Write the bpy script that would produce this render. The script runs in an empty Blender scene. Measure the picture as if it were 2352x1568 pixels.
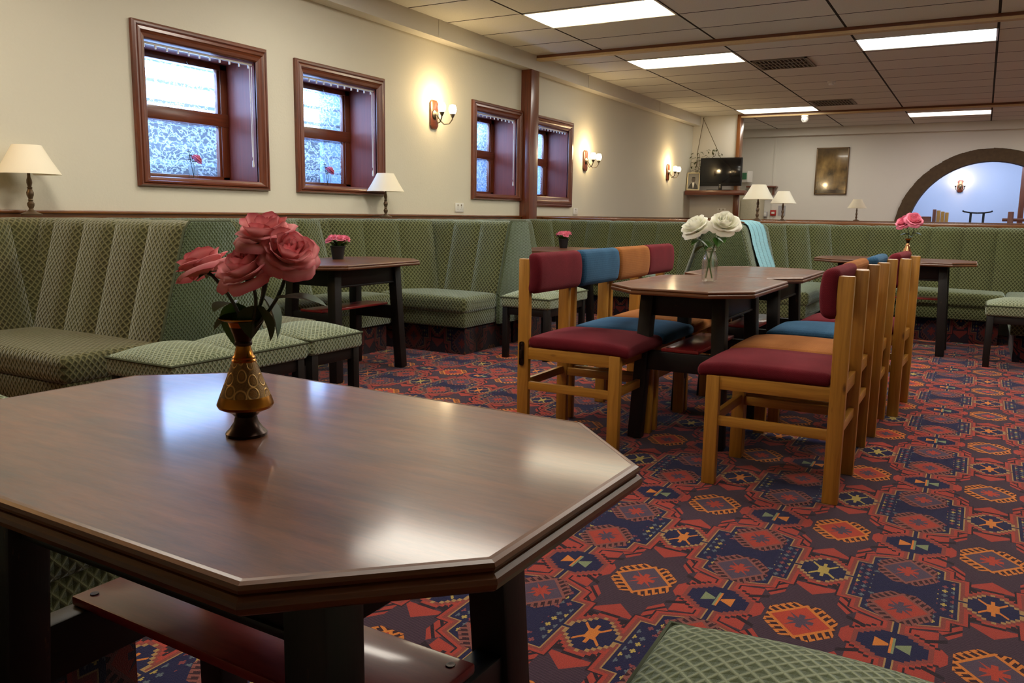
import bpy, bmesh, math, random
from mathutils import Matrix, Vector, noise
random.seed(7)
PI = math.pi
scn = bpy.context.scene
col = scn.collection

# ------------------------------------------------------------------ helpers
def L1(c):
    return c / 12.92 if c <= 0.04045 else ((c + 0.055) / 1.055) ** 2.4
def hx(s):
    s = s.lstrip('#')
    return tuple(L1(int(s[i:i + 2], 16) / 255) for i in (0, 2, 4)) + (1.0,)

class MB:
    """collects shapes, builds ONE mesh object"""
    def __init__(self):
        self.bm = bmesh.new()
        self.uv = self.bm.loops.layers.uv.new('UVMap')
        self.fl = self.bm.faces.layers.int.new('uvset')
    def face(self, cos, uvs=None):
        vs = [self.bm.verts.new(c) for c in cos]
        f = self.bm.faces.new(vs)
        if uvs:
            f[self.fl] = 1
            for l, u in zip(f.loops, uvs):
                l[self.uv].uv = u
        return f
    def add(self, tmp, M=None):
        if M is not None:
            bmesh.ops.transform(tmp, matrix=M, verts=tmp.verts)
        me = bpy.data.meshes.new('t')
        tmp.to_mesh(me)
        tmp.free()
        self.bm.from_mesh(me)
        bpy.data.meshes.remove(me)
        self.bm.faces.ensure_lookup_table()
    def box(self, c, s, bev=0.0, seg=2, M=None, wood=True):
        t = bmesh.new()
        uv = t.loops.layers.uv.new('UVMap')
        fl = t.faces.layers.int.new('uvset')
        bmesh.ops.create_cube(t, size=1.0)
        bmesh.ops.scale(t, vec=s, verts=t.verts)
        if bev > 0:
            bmesh.ops.bevel(t, geom=t.edges[:], offset=bev, segments=seg, profile=0.5, affect='EDGES')
        if wood:
            la = max(range(3), key=lambda i: s[i])
            ot = [i for i in range(3) if i != la]
            o1, o2 = random.random() * 7, random.random() * 7
            for f in t.faces:
                f[fl] = 1
                n = f.normal
                for l in f.loops:
                    co = l.vert.co
                    if abs(n[la]) > 0.8:
                        l[uv].uv = (co[ot[0]] + o1, co[ot[1]] + o2)
                    else:
                        k = ot[0] if abs(n[ot[0]]) < abs(n[ot[1]]) else ot[1]
                        l[uv].uv = (co[la] + o1, co[k] + o2 + (0.31 if n[ot[0]] + n[ot[1]] > 0 else 0))
        MM = Matrix.Translation(c)
        if M is not None:
            MM = M @ MM
        self.add(t, MM)
    def span(self, a, b, bev=0.0, seg=2, M=None, wood=True):
        self.box([(a[i] + b[i]) / 2 for i in range(3)], [abs(b[i] - a[i]) for i in range(3)], bev, seg, M, wood)
    def bar(self, p, q, w, d, bev=0.0, up=(0, 1, 0), taper=1.0):
        """rectangular bar from p to q; w along 'side', d along 'up-ish'"""
        p, q = Vector(p), Vector(q)
        z = (q - p)
        ln = z.length
        z.normalize()
        y = Vector(up)
        y = (y - z * y.dot(z)).normalized()
        x = y.cross(z)
        M = Matrix((x, y, z)).transposed().to_4x4()
        M.translation = (p + q) / 2
        self.box((0, 0, 0), (w, d, ln), bev, 2, M)
    def lathe(self, prof, n=24, c=(0, 0, 0), M=None, closed=False, jag=None):
        """prof: list of (r, z)"""
        t = bmesh.new()
        uv = t.loops.layers.uv.new('UVMap')
        fl = t.faces.layers.int.new('uvset')
        rings = []
        for (r, z) in prof:
            if r < 1e-6:
                rings.append([t.verts.new((0, 0, z))])
            else:
                rings.append([t.verts.new((r * math.cos(2 * PI * k / n), r * math.sin(2 * PI * k / n), z)) for k in range(n)])
        dist = [0]
        for a, b in zip(prof, prof[1:]):
            dist.append(dist[-1] + math.hypot(a[0] - b[0], a[1] - b[1]))
        for i in range(len(rings) - 1):
            A, B = rings[i], rings[i + 1]
            for k in range(n):
                k2 = (k + 1) % n
                if len(A) == 1 and len(B) == 1:
                    continue
                if len(A) == 1:
                    vs = [A[0], B[k2], B[k]]
                    us = [(k / n, dist[i]), ((k + 1) / n, dist[i + 1]), (k / n, dist[i + 1])]
                elif len(B) == 1:
                    vs = [A[k], A[k2], B[0]]
                    us = [(k / n, dist[i]), ((k + 1) / n, dist[i]), (k / n, dist[i + 1])]
                else:
                    vs = [A[k], A[k2], B[k2], B[k]]
                    us = [(k / n, dist[i]), ((k + 1) / n, dist[i]), ((k + 1) / n, dist[i + 1]), (k / n, dist[i + 1])]
                f = t.faces.new(vs)
                f[fl] = 1
                for l, u in zip(f.loops, us):
                    l[uv].uv = u
        MM = Matrix.Translation(c)
        if M is not None:
            MM = M @ MM
        self.add(t, MM)
    def tube(self, pts, r, n=8, r1=None, caps=True):
        pts = [Vector(p) for p in pts]
        rings = []
        prev = None
        m = len(pts)
        for i, p in enumerate(pts):
            d = (pts[min(i + 1, m - 1)] - pts[max(i - 1, 0)]).normalized()
            if prev is None:
                a = Vector((0, 0, 1)) if abs(d.z) < 0.9 else Vector((1, 0, 0))
                x = a.cross(d).normalized()
            else:
                x = (prev - d * prev.dot(d)).normalized()
            prev = x
            y = d.cross(x)
            rr = r if r1 is None else r + (r1 - r) * i / (m - 1)
            rings.append([self.bm.verts.new(p + x * rr * math.cos(2 * PI * k / n) + y * rr * math.sin(2 * PI * k / n)) for k in range(n)])
        for A, B in zip(rings, rings[1:]):
            for k in range(n):
                self.bm.faces.new([A[k], A[(k + 1) % n], B[(k + 1) % n], B[k]])
        if caps:
            self.bm.faces.new(rings[0][::-1])
            self.bm.faces.new(rings[-1])
    def prism(self, poly, axis, a, b, bev=0.0):
        """poly: list of 2d points in the plane normal to axis (x: (y,z); y: (x,z); z: (x,y))"""
        t = bmesh.new()
        t.loops.layers.uv.new('UVMap')
        t.faces.layers.int.new('uvset')
        def P(p, h):
            return {'x': (h, p[0], p[1]), 'y': (p[0], h, p[1]), 'z': (p[0], p[1], h)}[axis]
        A = [t.verts.new(P(p, a)) for p in poly]
        B = [t.verts.new(P(p, b)) for p in poly]
        t.faces.new(A[::-1])
        t.faces.new(B)
        n = len(poly)
        for k in range(n):
            t.faces.new([A[k], A[(k + 1) % n], B[(k + 1) % n], B[k]])
        bmesh.ops.recalc_face_normals(t, faces=t.faces)
        if bev > 0:
            bmesh.ops.bevel(t, geom=t.edges[:], offset=bev, segments=2, profile=0.5, affect='EDGES')
        self.add(t)
    def grid(self, fn, nu, nv, uvfn=None, flip=False):
        V = [[self.bm.verts.new(fn(i / nu, j / nv)) for j in range(nv + 1)] for i in range(nu + 1)]
        for i in range(nu):
            for j in range(nv):
                vs = [V[i][j], V[i + 1][j], V[i + 1][j + 1], V[i][j + 1]]
                us = [(i / nu, j / nv), ((i + 1) / nu, j / nv), ((i + 1) / nu, (j + 1) / nv), (i / nu, (j + 1) / nv)]
                if flip:
                    vs, us = vs[::-1], us[::-1]
                f = self.bm.faces.new(vs)
                if uvfn:
                    f[self.fl] = 1
                    for l, u in zip(f.loops, us):
                        l[self.uv].uv = uvfn(*u)
    def rblock(self, c, s, r, crown=0.0, n=8, M=None, shape=None):
        """rounded upholstered block with a crowned top"""
        def coords(Ln):
            h = Ln / 2
            k = [0, 0.1, 0.3, 0.6, 1.0]
            a = [-h + r * q for q in k]
            mid = [-h + r + (Ln - 2 * r) * i / n for i in range(1, n)]
            return a + mid + [-v for v in a[::-1]]
        t = bmesh.new()
        uv = t.loops.layers.uv.new('UVMap')
        t.faces.layers.int.new('uvset')
        X, Y, Z = coords(s[0]), coords(s[1]), coords(s[2])
        def P(p):
            p = Vector(p)
            inn = Vector([max(-s[i] / 2 + r, min(s[i] / 2 - r, p[i])) for i in range(3)])
            d = p - inn
            if d.length > 1e-9:
                p = inn + d.normalized() * r
            if crown and p.z > -s[2] / 2 + r:
                fx = max(0, 1 - (2 * p.x / s[0]) ** 2)
                fy = max(0, 1 - (2 * p.y / s[1]) ** 2)
                f = (p.z + s[2] / 2) / s[2]
                p.z += crown * (fx * fy) ** 0.7 * f
            if shape:
                p = Vector(shape(p))
            return p
        def sheet(A, B, f, flip):
            V = [[t.verts.new(P(f(a, b))) for b in B] for a in A]
            for i in range(len(A) - 1):
                for j in range(len(B) - 1):
                    q = [V[i][j], V[i + 1][j], V[i + 1][j + 1], V[i][j + 1]]
                    t.faces.new(q[::-1] if flip else q)
        h = [v / 2 for v in s]
        sheet(X, Y, lambda a, b: (a, b, h[2]), False)
        sheet(X, Y, lambda a, b: (a, b, -h[2]), True)
        sheet(X, Z, lambda a, b: (a, -h[1], b), False)
        sheet(X, Z, lambda a, b: (a, h[1], b), True)
        sheet(Y, Z, lambda a, b: (h[0], a, b), False)
        sheet(Y, Z, lambda a, b: (-h[0], a, b), True)
        bmesh.ops.remove_doubles(t, verts=t.verts, dist=1e-5)
        MM = Matrix.Translation(c)
        if M is not None:
            MM = M @ MM
        self.add(t, MM)
    def build(self, name, mat, parent=None, smooth=True, angle=35):
        for f in self.bm.faces:
            if f[self.fl] == 0:
                n = f.normal
                a = max(range(3), key=lambda i: abs(n[i]))
                for l in f.loops:
                    p = l.vert.co
                    l[self.uv].uv = ((p.y, p.z), (p.x, p.z), (p.x, p.y))[a]
        me = bpy.data.meshes.new(name)
        self.bm.to_mesh(me)
        self.bm.free()
        if smooth:
            me.shade_smooth()
            me.set_sharp_from_angle(angle=math.radians(angle))
        for m in (mat if isinstance(mat, (list, tuple)) else [mat]):
            me.materials.append(m)
        o = bpy.data.objects.new(name, me)
        col.objects.link(o)
        if parent is not None:
            o.parent = parent
        return o

def tag(o, label=None, cat=None, group=None, kind=None):
    if label: o['label'] = label
    if cat: o['category'] = cat
    if group: o['group'] = group
    if kind: o['kind'] = kind
    return o
def thing(name, label, cat, loc=(0, 0, 0), rz=0, group=None, kind=None):
    o = bpy.data.objects.new(name, None)
    o.empty_display_size = 0.1
    o.location = loc
    o.rotation_euler = (0, 0, rz)
    col.objects.link(o)
    return tag(o, label, cat, group, kind)
def copy_tree(o, parent=None):
    c = o.copy()
    col.objects.link(c)
    if parent is not None:
        c.parent = parent
    for ch in list(o.children):
        copy_tree(ch, c)
    return c
def dup(o, loc, rz=0, label=None, group=None, scale=None):
    c = copy_tree(o)
    c.location = loc
    c.rotation_euler = (0, 0, rz)
    if label: c['label'] = label
    if group: c['group'] = group
    if scale: c.scale = (scale,) * 3
    return c
def struct(o):
    o['kind'] = 'structure'
    return o

# ------------------------------------------------------------------ materials
class E:
    """tiny expression wrapper over shader math nodes"""
    nt = None
    def __init__(self, s): self.s = s
    @staticmethod
    def op(o, *a):
        n = E.nt.nodes.new('ShaderNodeMath')
        n.operation = o
        for i, v in enumerate(a):
            if isinstance(v, E): E.nt.links.new(v.s, n.inputs[i])
            else: n.inputs[i].default_value = float(v)
        return E(n.outputs[0])
    def __add__(a, b): return E.op('ADD', a, b)
    __radd__ = __add__
    def __sub__(a, b): return E.op('SUBTRACT', a, b)
    def __rsub__(a, b): return E.op('SUBTRACT', b, a)
    def __mul__(a, b): return E.op('MULTIPLY', a, b)
    __rmul__ = __mul__
    def __truediv__(a, b): return E.op('DIVIDE', a, b)
    def __lt__(a, b): return E.op('LESS_THAN', a, b)
    def __gt__(a, b): return E.op('GREATER_THAN', a, b)
def eabs(a): return E.op('ABSOLUTE', a)
def emin(a, b, *r):
    m = E.op('MINIMUM', a, b)
    for q in r: m = E.op('MINIMUM', m, q)
    return m
def emax(a, b, *r):
    m = E.op('MAXIMUM', a, b)
    for q in r: m = E.op('MAXIMUM', m, q)
    return m
def efloor(a): return E.op('FLOOR', a)
def efract(a): return E.op('FRACT', a)
def ehypot(a, b): return E.op('SQRT', a * a + b * b)

def new_mat(name):
    m = bpy.data.materials.new(name)
    m.use_nodes = True
    nt = m.node_tree
    nt.nodes.clear()
    out = nt.nodes.new('ShaderNodeOutputMaterial')
    p = nt.nodes.new('ShaderNodeBsdfPrincipled')
    nt.links.new(p.outputs[0], out.inputs[0])
    E.nt = nt
    return m, nt, p, out
def setp(p, **k):
    for a, v in k.items():
        p.inputs[a.replace('_', ' ')].default_value = v
def lk(nt, a, b):
    nt.links.new(a.s if isinstance(a, E) else a, b)
def mixc(nt, f, a, b):
    n = nt.nodes.new('ShaderNodeMix')
    n.data_type = 'RGBA'
    n.clamp_factor = True
    for k, v in ((0, f), (6, a), (7, b)):
        if isinstance(v, E): nt.links.new(v.s, n.inputs[k])
        elif hasattr(v, 'is_linked'): nt.links.new(v, n.inputs[k])
        else: n.inputs[k].default_value = v
    return n.outputs[2]
def noise_tex(nt, vec, scale, detail=3, rough=0.5):
    n = nt.nodes.new('ShaderNodeTexNoise')
    n.inputs['Scale'].default_value = scale
    n.inputs['Detail'].default_value = detail
    n.inputs['Roughness'].default_value = rough
    if vec is not None: nt.links.new(vec, n.inputs['Vector'])
    return n
def texco(nt, kind='UV'):
    n = nt.nodes.new('ShaderNodeTexCoord')
    return n.outputs[kind]
def mapping(nt, vec, sc=(1, 1, 1), rot=(0, 0, 0), loc=(0, 0, 0)):
    n = nt.nodes.new('ShaderNodeMapping')
    n.inputs['Scale'].default_value = sc
    n.inputs['Rotation'].default_value = rot
    n.inputs['Location'].default_value = loc
    nt.links.new(vec, n.inputs['Vector'])
    return n.outputs[0]
def bump(nt, p, h, strength=0.3, dist=0.01):
    n = nt.nodes.new('ShaderNodeBump')
    n.inputs['Strength'].default_value = strength
    n.inputs['Distance'].default_value = dist
    lk(nt, h, n.inputs['Height'])
    nt.links.new(n.outputs[0], p.inputs['Normal'])
def ramp(nt, f, stops):
    n = nt.nodes.new('ShaderNodeValToRGB')
    cr = n.color_ramp
    while len(cr.elements) < len(stops): cr.elements.new(0.5)
    for e, (pos, c) in zip(cr.elements, stops):
        e.position = pos
        e.color = c
    lk(nt, f, n.inputs[0])
    return n.outputs[0]
def sep(nt, vec):
    n = nt.nodes.new('ShaderNodeSeparateXYZ')
    nt.links.new(vec, n.inputs[0])
    return [E(o) for o in n.outputs]
def geopos(nt):
    return nt.nodes.new('ShaderNodeNewGeometry').outputs['Position']

def plain(name, c, rough=0.5, metal=0.0, var=0.12, scale=40, bmp=0.0, coat=0.0, spec=0.5):
    m, nt, p, out = new_mat(name)
    c = hx(c) if isinstance(c, str) else c
    n = noise_tex(nt, texco(nt, 'Object'), scale)
    d = tuple(v * (1 - var) for v in c[:3]) + (1,)
    u = tuple(min(1, v * (1 + var)) for v in c[:3]) + (1,)
    nt.links.new(mixc(nt, E(n.outputs['Fac']), d, u), p.inputs['Base Color'])
    setp(p, Roughness=rough, Metallic=metal, Coat_Weight=coat, Specular_IOR_Level=spec)
    if bmp: bump(nt, p, n.outputs['Fac'], bmp, 0.003)
    return m
def emis(name, c, strength):
    m, nt, p, out = new_mat(name)
    e = nt.nodes.new('ShaderNodeEmission')
    e.inputs[0].default_value = c
    e.inputs[1].default_value = strength
    nt.links.new(e.outputs[0], out.inputs[0])
    nt.nodes.remove(p)
    return m

def wall_mat(name, c):
    m, nt, p, out = new_mat(name)
    pos = geopos(nt)
    n1 = noise_tex(nt, pos, 1.3, 4)
    n2 = noise_tex(nt, pos, 60, 4, 0.6)
    c = hx(c)
    d = tuple(v * 0.93 for v in c[:3]) + (1,)
    nt.links.new(mixc(nt, E(n1.outputs['Fac']), d, c), p.inputs['Base Color'])
    setp(p, Roughness=0.75, Specular_IOR_Level=0.25)
    bump(nt, p, E(n2.outputs['Fac']) + E(n1.outputs['Fac']) * 3, 0.22, 0.006)
    return m

def fabric_mat(name, cell, net, pitch=0.026, sheen=(0.6, 0.75, 0.72, 1), sw=0.8):
    """green moquette: raised diamond net over darker pits; pile sheen"""
    m, nt, p, out = new_mat(name)
    u, v, _ = sep(nt, texco(nt, 'UV'))
    wob = E(noise_tex(nt, texco(nt, 'UV'), 30, 2).outputs['Fac'])
    a = efract((u + v * 0.82) / pitch + wob * 0.12)
    b = efract((u - v * 0.82) / pitch + wob * 0.12)
    da = eabs(a - 0.5)
    db = eabs(b - 0.5)
    d = emax(da, db)                       # 0 centre of cell .. 0.5 on the net
    net_m = E.op('SMOOTHSTEP', d, 0.3, 0.47) if False else emin(emax((d - 0.3) * 7.0, 0.0), 1.0)
    big = E(noise_tex(nt, texco(nt, 'Object'), 3.0, 3).outputs['Fac'])
    fine = E(noise_tex(nt, texco(nt, 'UV'), 700, 2).outputs['Fac'])
    c = mixc(nt, net_m, hx(cell), hx(net))
    k = mixc(nt, emin(emax(big * 2.2 - 0.7, 0), 1), c, mixc(nt, 0.28, c, hx('#5e6b3c')))
    k2 = mixc(nt, (fine - 0.35) * 0.5, k, (0.02, 0.03, 0.01, 1))
    nt.links.new(k2, p.inputs['Base Color'])
    setp(p, Roughness=0.9, Specular_IOR_Level=0.1, Sheen_Weight=sw, Sheen_Roughness=0.35, Sheen_Tint=sheen)
    bump(nt, p, d * 2.0 + fine * 0.25, 0.8, 0.006)
    return m

def cloth_mat(name, c, dark, rib=0.0, sheen=0.35):
    m, nt, p, out = new_mat(name)
    uvn = texco(nt, 'UV')
    u, v, _ = sep(nt, uvn)
    big = E(noise_tex(nt, texco(nt, 'Object'), 6, 3).outputs['Fac'])
    fine = E(noise_tex(nt, uvn, 900, 2).outputs['Fac'])
    t = emin(emax(big * 1.6 - 0.3, 0), 1)
    cc = mixc(nt, t, hx(dark), hx(c))
    h = fine
    if rib:
        r = eabs(efract(v / rib) - 0.5) * 2
        q = eabs(efract(u / (rib * 0.6)) - 0.5) * 2
        cc = mixc(nt, r * 0.42, cc, hx(dark))
        h = fine * 0.4 - r * q
    else:
        a = eabs(efract((u + v) / 0.006) - 0.5) * 2
        b = eabs(efract((u - v) / 0.006) - 0.5) * 2
        h = fine * 0.5 + a * b
        cc = mixc(nt, a * b * 0.35, cc, hx(dark))
    nt.links.new(cc, p.inputs['Base Color'])
    setp(p, Roughness=0.95, Specular_IOR_Level=0.1, Sheen_Weight=sheen, Sheen_Roughness=0.4, Sheen_Tint=tuple(min(1, x * 2.5 + 0.15) for x in hx(c)[:3]) + (1,))
    bump(nt, p, h, 0.5, 0.002)
    return m

def wood_mat(name, light, dark, rough=0.4, coat=0.2, gs=1.0, knots=0.0, spec=0.5):
    m, nt, p, out = new_mat(name)
    uvn = texco(nt, 'UV')
    n0 = noise_tex(nt, mapping(nt, uvn, (3, 18, 1)), 1.0 * gs, 2)
    v2 = nt.nodes.new('ShaderNodeVectorMath')
    v2.operation = 'MULTIPLY_ADD'
    nt.links.new(n0.outputs['Color'], v2.inputs[0])
    v2.inputs[1].default_value = (0.25, 0.05, 0)
    nt.links.new(uvn, v2.inputs[2])
    n1 = noise_tex(nt, mapping(nt, v2.outputs[0], (2.2 * gs, 60 * gs, 1)), 1.0, 5, 0.6)
    n2 = noise_tex(nt, mapping(nt, v2.outputs[0], (10 * gs, 400 * gs, 1)), 1.0, 3, 0.6)
    t = E(n1.outputs['Fac']) * 0.75 + E(n2.outputs['Fac']) * 0.25
    c = ramp(nt, t, [(0.3, hx(dark)), (0.72, hx(light))])
    if knots:
        vo = nt.nodes.new('ShaderNodeTexVoronoi')
        vo.inputs['Scale'].default_value = 1.0
        nt.links.new(mapping(nt, uvn, (5, 14, 1)), vo.inputs['Vector'])
        kn = emin(emax((0.13 - E(vo.outputs['Distance'])) * 12, 0), 1) * knots
        c = mixc(nt, kn, c, hx('#3a1606'))
    nt.links.new(c, p.inputs['Base Color'])
    setp(p, Roughness=rough, Coat_Weight=coat, Coat_Roughness=0.25, Specular_IOR_Level=spec)
    bump(nt, p, t, 0.12, 0.002)
    return m

def black_wood():
    m, nt, p, out = new_mat('black stained table wood')
    uvn = texco(nt, 'UV')
    n1 = noise_tex(nt, mapping(nt, uvn, (4, 60, 1)), 1.0, 5, 0.65)
    n2 = noise_tex(nt, mapping(nt, uvn, (9, 40, 1)), 1.6, 5, 0.7)
    w = emin(emax((E(n2.outputs['Fac']) - 0.63) * 9, 0), 1)
    c = mixc(nt, E(n1.outputs['Fac']), hx('#0a0807'), hx('#191310'))
    c = mixc(nt, w * 0.75, c, hx('#5a3d1e'))
    nt.links.new(c, p.inputs['Base Color'])
    setp(p, Roughness=0.45, Specular_IOR_Level=0.35)
    bump(nt, p, n1.outputs['Fac'], 0.2, 0.002)
    return m

def laminate(name, a, b, rough, streak=1.0):
    m, nt, p, out = new_mat(name)
    o = texco(nt, 'Object')
    n1 = noise_tex(nt, mapping(nt, o, (6, 40, 1)), 1.0, 6, 0.7)
    n2 = noise_tex(nt, o, 5, 4)
    n3 = noise_tex(nt, mapping(nt, o, (25, 140, 1), (0, 0, 0.25)), 1.0, 4, 0.7)
    t = E(n1.outputs['Fac']) * 0.5 + E(n2.outputs['Fac']) * 0.3 + E(n3.outputs['Fac']) * 0.2
    nt.links.new(ramp(nt, t, [(0.38, hx(a)), (0.62, hx(b))]), p.inputs['Base Color'])
    r = emax(emin(E(n2.outputs['Fac']) * 0.22 + E(n3.outputs['Fac']) * 0.12 + (rough - 0.17), 0.9), 0.04)
    lk(nt, r, p.inputs['Roughness'])
    setp(p, Specular_IOR_Level=0.25, Coat_Weight=0.42, Coat_Roughness=0.11, Coat_IOR=1.5)
    bump(nt, p, E(n3.outputs['Fac']) + E(n1.outputs['Fac']), 0.05, 0.002)
    return m

def carpet_mat(name, flat=True):
    m, nt, p, out = new_mat(name)
    if flat:
        x, y, _ = sep(nt, geopos(nt))
    else:
        x, y, _ = sep(nt, texco(nt, 'UV'))
    y = y + (x + 0.32) * 0.05
    cu = (x + 0.32) / 0.436 + 0.5
    cv = (y - 2.103) / 0.725 + 0.5
    ci = efloor(cu)
    par = efract(ci * 0.5) * 2                       # column parity 0/1
    Xs = (efract(cu) - 0.5) * 43.6
    Ys = (efract(cv) - 0.5) * 72.5
    X, Y = eabs(Xs), eabs(Ys)                        # quarter cell, cm: X 0..21.8, Y 0..36.25
    q = lambda a, s: efloor(a / s + 0.5) * s
    NAVY, PURP, DPUR = hx('#0c123a'), hx('#33222f'), hx('#1c0d18')
    RED, ROSE, TAN = hx('#9c382b'), hx('#7e3a32'), hx('#9c7a4c')
    ORA, MAU, YEL, BLU = hx('#c4722c'), hx('#7d4740'), hx('#a8914a'), hx('#3d4258')
    # signed distances (negative inside the navy grounds)
    pan = emin(emax(8.3 - X, 23.5 - Y), emax(12.3 - X, (17.3 - (X - 12.3) * 0.42) - Y))
    px, py = q(X, 1.1), 36.25 - q(Y, 1.3)
    vc = emax(px - 6.6, py - 8.6, (px * 1.15 + py) * 0.66 - 6.3)
    qx, qy = 21.8 - q(X, 1.2), q(Y, 1.1)
    hc = emax(qx - 7.6, qy - 6.8, (qx + qy * 1.1) * 0.68 - 7.0)
    con = emin(emax((36.25 - Y) - 0.5, X - 8.6), emax((21.8 - X) - 0.6, Y - 15))
    sd = emin(pan, vc, hc, con)
    # star field
    c = PURP
    weave = efract(Ys * 1.1 + Xs * 0.2)
    c = mixc(nt, (weave > 0.55) * 0.35, c, hx('#563d4c'))
    tri = (X < (Y - 17.5) * 1.05) * (Y < 24.2)
    c = mixc(nt, tri, c, RED)
    tri2 = (Y > 24.2) * (X > 0.6) * (Y < 28.5 - X * 0.35) * (Y > 26.6 - X * 0.35)
    up = (Y > 27.6 - X * 0.28)
    c = mixc(nt, up, c, RED)
    c = mixc(nt, tri2, c, DPUR)
    c = mixc(nt, (X > 1.2) * (X < 7) * (Y < 31 - X * 0.7) * (Y > 28.9 - X * 0.45), c, DPUR)
    blob = (X > 9.6) * (X < 15.5) * (Y < emin((X - 8.2) * 1.6, 4.6))
    # rays towards the horizontal arms
    c = mixc(nt, (X > 12) * (Y > 4.8) * (Y < 13.5 - (X - 12) * 0.3), c, RED)
    c = mixc(nt, (eabs((Y - 6.8) + (X - 15) * 0.55) < 0.9) * (X > 10), c, DPUR)
    c = mixc(nt, blob, c, RED)
    # diagonal notch triangles
    dx, dy = eabs(X - 9.9), eabs(Y - 18.2)
    dn = (dx + dy * 0.7 < 5.2) * (X > 6.9)
    c = mixc(nt, dn, c, RED)
    c = mixc(nt, dn * (efract((X + Y * 0.8) / 3.4) < 0.35), c, DPUR)
    # border bands
    c = mixc(nt, (sd < 3.0), c, DPUR)
    c = mixc(nt, (sd < 2.5), c, RED)
    c = mixc(nt, (sd < 1.5), c, ROSE)
    c = mixc(nt, (sd < 0.42), c, TAN)
    # navy and what is on it
    nav = NAVY
    gx, gy = efract(X / 2.25 + 0.3) - 0.5, efract(Y / 3.0) - 0.5
    gid = efract(efloor(X / 2.25 + 0.3) * 0.37 + efloor(Y / 3.0) * 0.61 + ci * 0.29)
    ax, ay = eabs(gx), eabs(gy)
    cross = emin(emax(ax * 1.0, ay * 2.6), emax(ax * 2.6, ay * 1.0)) < 0.34
    band = (pan > -5.2) * (pan < -1.0)
    fl = mixc(nt, gid > 0.66, mixc(nt, gid > 0.33, YEL, hx('#7c3a3c')), hx('#566066'))
    nav = mixc(nt, cross * band * (gid > 0.12), nav, fl)
    # motif inside the small crosses
    vx, vy = X, 36.25 - Y
    mv = (emax(vx, vy * 0.75) < 3.6) * emax((eabs(vx - vy * 0.8) < 0.5), (emax(vx, vy * 0.6) < 1.5), (vx < 0.5) )
    hx_, hy_ = 21.8 - X, Y
    mh = (emax(hx_, hy_) < 4.2) * emax((eabs(hx_) < 0.6), (hy_ < hx_ * 0.62) * (hx_ > 0.8))
    nav = mixc(nt, mv, nav, mixc(nt, par, YEL, ORA))
    nav = mixc(nt, mh, nav, mixc(nt, par, ORA, hx('#76805e')))
    c = mixc(nt, (sd < 0.0), c, nav)
    # medallions: star centre (orange fringe) and the pair on each navy panel (mauve fringe)
    def medal(c, mx, my, hw, hh, fringe, inA, inB, swap):
        ex, ey = mx / hw, my / hh
        aex, aey = eabs(ex), eabs(ey)
        r = aex + aey
        along = eabs(aex - aey)
        sgn = (E.op('SIGN', mx * my) + 1) * 0.5
        tt = efract((ex - ey) * 2.6 * sgn + (ex + ey) * 2.6 * (1 - sgn) + r * 0.9)
        lim = (r < 1.62) * (emax(aex, aey * 1.0) < 1.14)
        c = mixc(nt, lim, c, hx('#2c0f16'))
        hook = (tt < 0.42) + (r > 1.46) * (tt < 0.8)
        c = mixc(nt, lim * emin(hook, 1), c, fringe)
        c = mixc(nt, (r < 1.14), c, fringe)
        inner = (r < 0.98)
        fill = mixc(nt, swap, inA, inB)
        star = mixc(nt, swap, inB, inA)
        c = mixc(nt, inner, c, fill)
        st = emin(emin(emax(aex * 1.0, aey * 4.2), emax(aex * 4.2, aey)), eabs(aex - aey) * 3.0 + emax(aex, aey) * 0.9)
        c = mixc(nt, inner * (st < 0.42), c, star)
        c = mixc(nt, (emax(aex, aey) < 0.16), c, star)
        return c
    c = medal(c, Xs, Ys, 7.6, 8.8, ORA, hx('#a83a26'), hx('#4b3c4c'), par)
    sx = 21.8 - X
    sx = sx * (E.op('SIGN', Xs) * -1.0)
    sy = (36.25 - Y) - 13.2
    sy2 = sy * E.op('SIGN', Ys)
    swap2 = eabs(par - (Ys > 0))
    # parity of the panel: the column boundary flips, so use the rounded column
    pc = efloor(cu + 0.5)
    ppar = efract(pc * 0.5) * 2
    swap2 = eabs(ppar - (Ys > 0))
    c = medal(c, sx, sy2, 6.9, 8.4, MAU, hx('#9c3626'), hx('#493a4b'), swap2)
    # pile
    fine = E(noise_tex(nt, geopos(nt) if flat else texco(nt, 'UV'), 420, 2).outputs['Fac'])
    c = mixc(nt, emax((fine - 0.42) * 1.6, 0), c, (0.015, 0.008, 0.015, 1))
    soft = E(noise_tex(nt, geopos(nt) if flat else texco(nt, 'UV'), 2.0, 3).outputs['Fac'])
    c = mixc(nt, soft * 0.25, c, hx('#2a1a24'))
    if not flat: c = mixc(nt, 0.72, c, (0.004, 0.003, 0.004, 1))  # shade under the seats is painted into the plinth carpet
    nt.links.new(c, p.inputs['Base Color'])
    setp(p, Roughness=1.0, Specular_IOR_Level=0.05, Sheen_Weight=0.12, Sheen_Roughness=0.5)
    bump(nt, p, fine, 0.5, 0.004)
    return m

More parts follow.
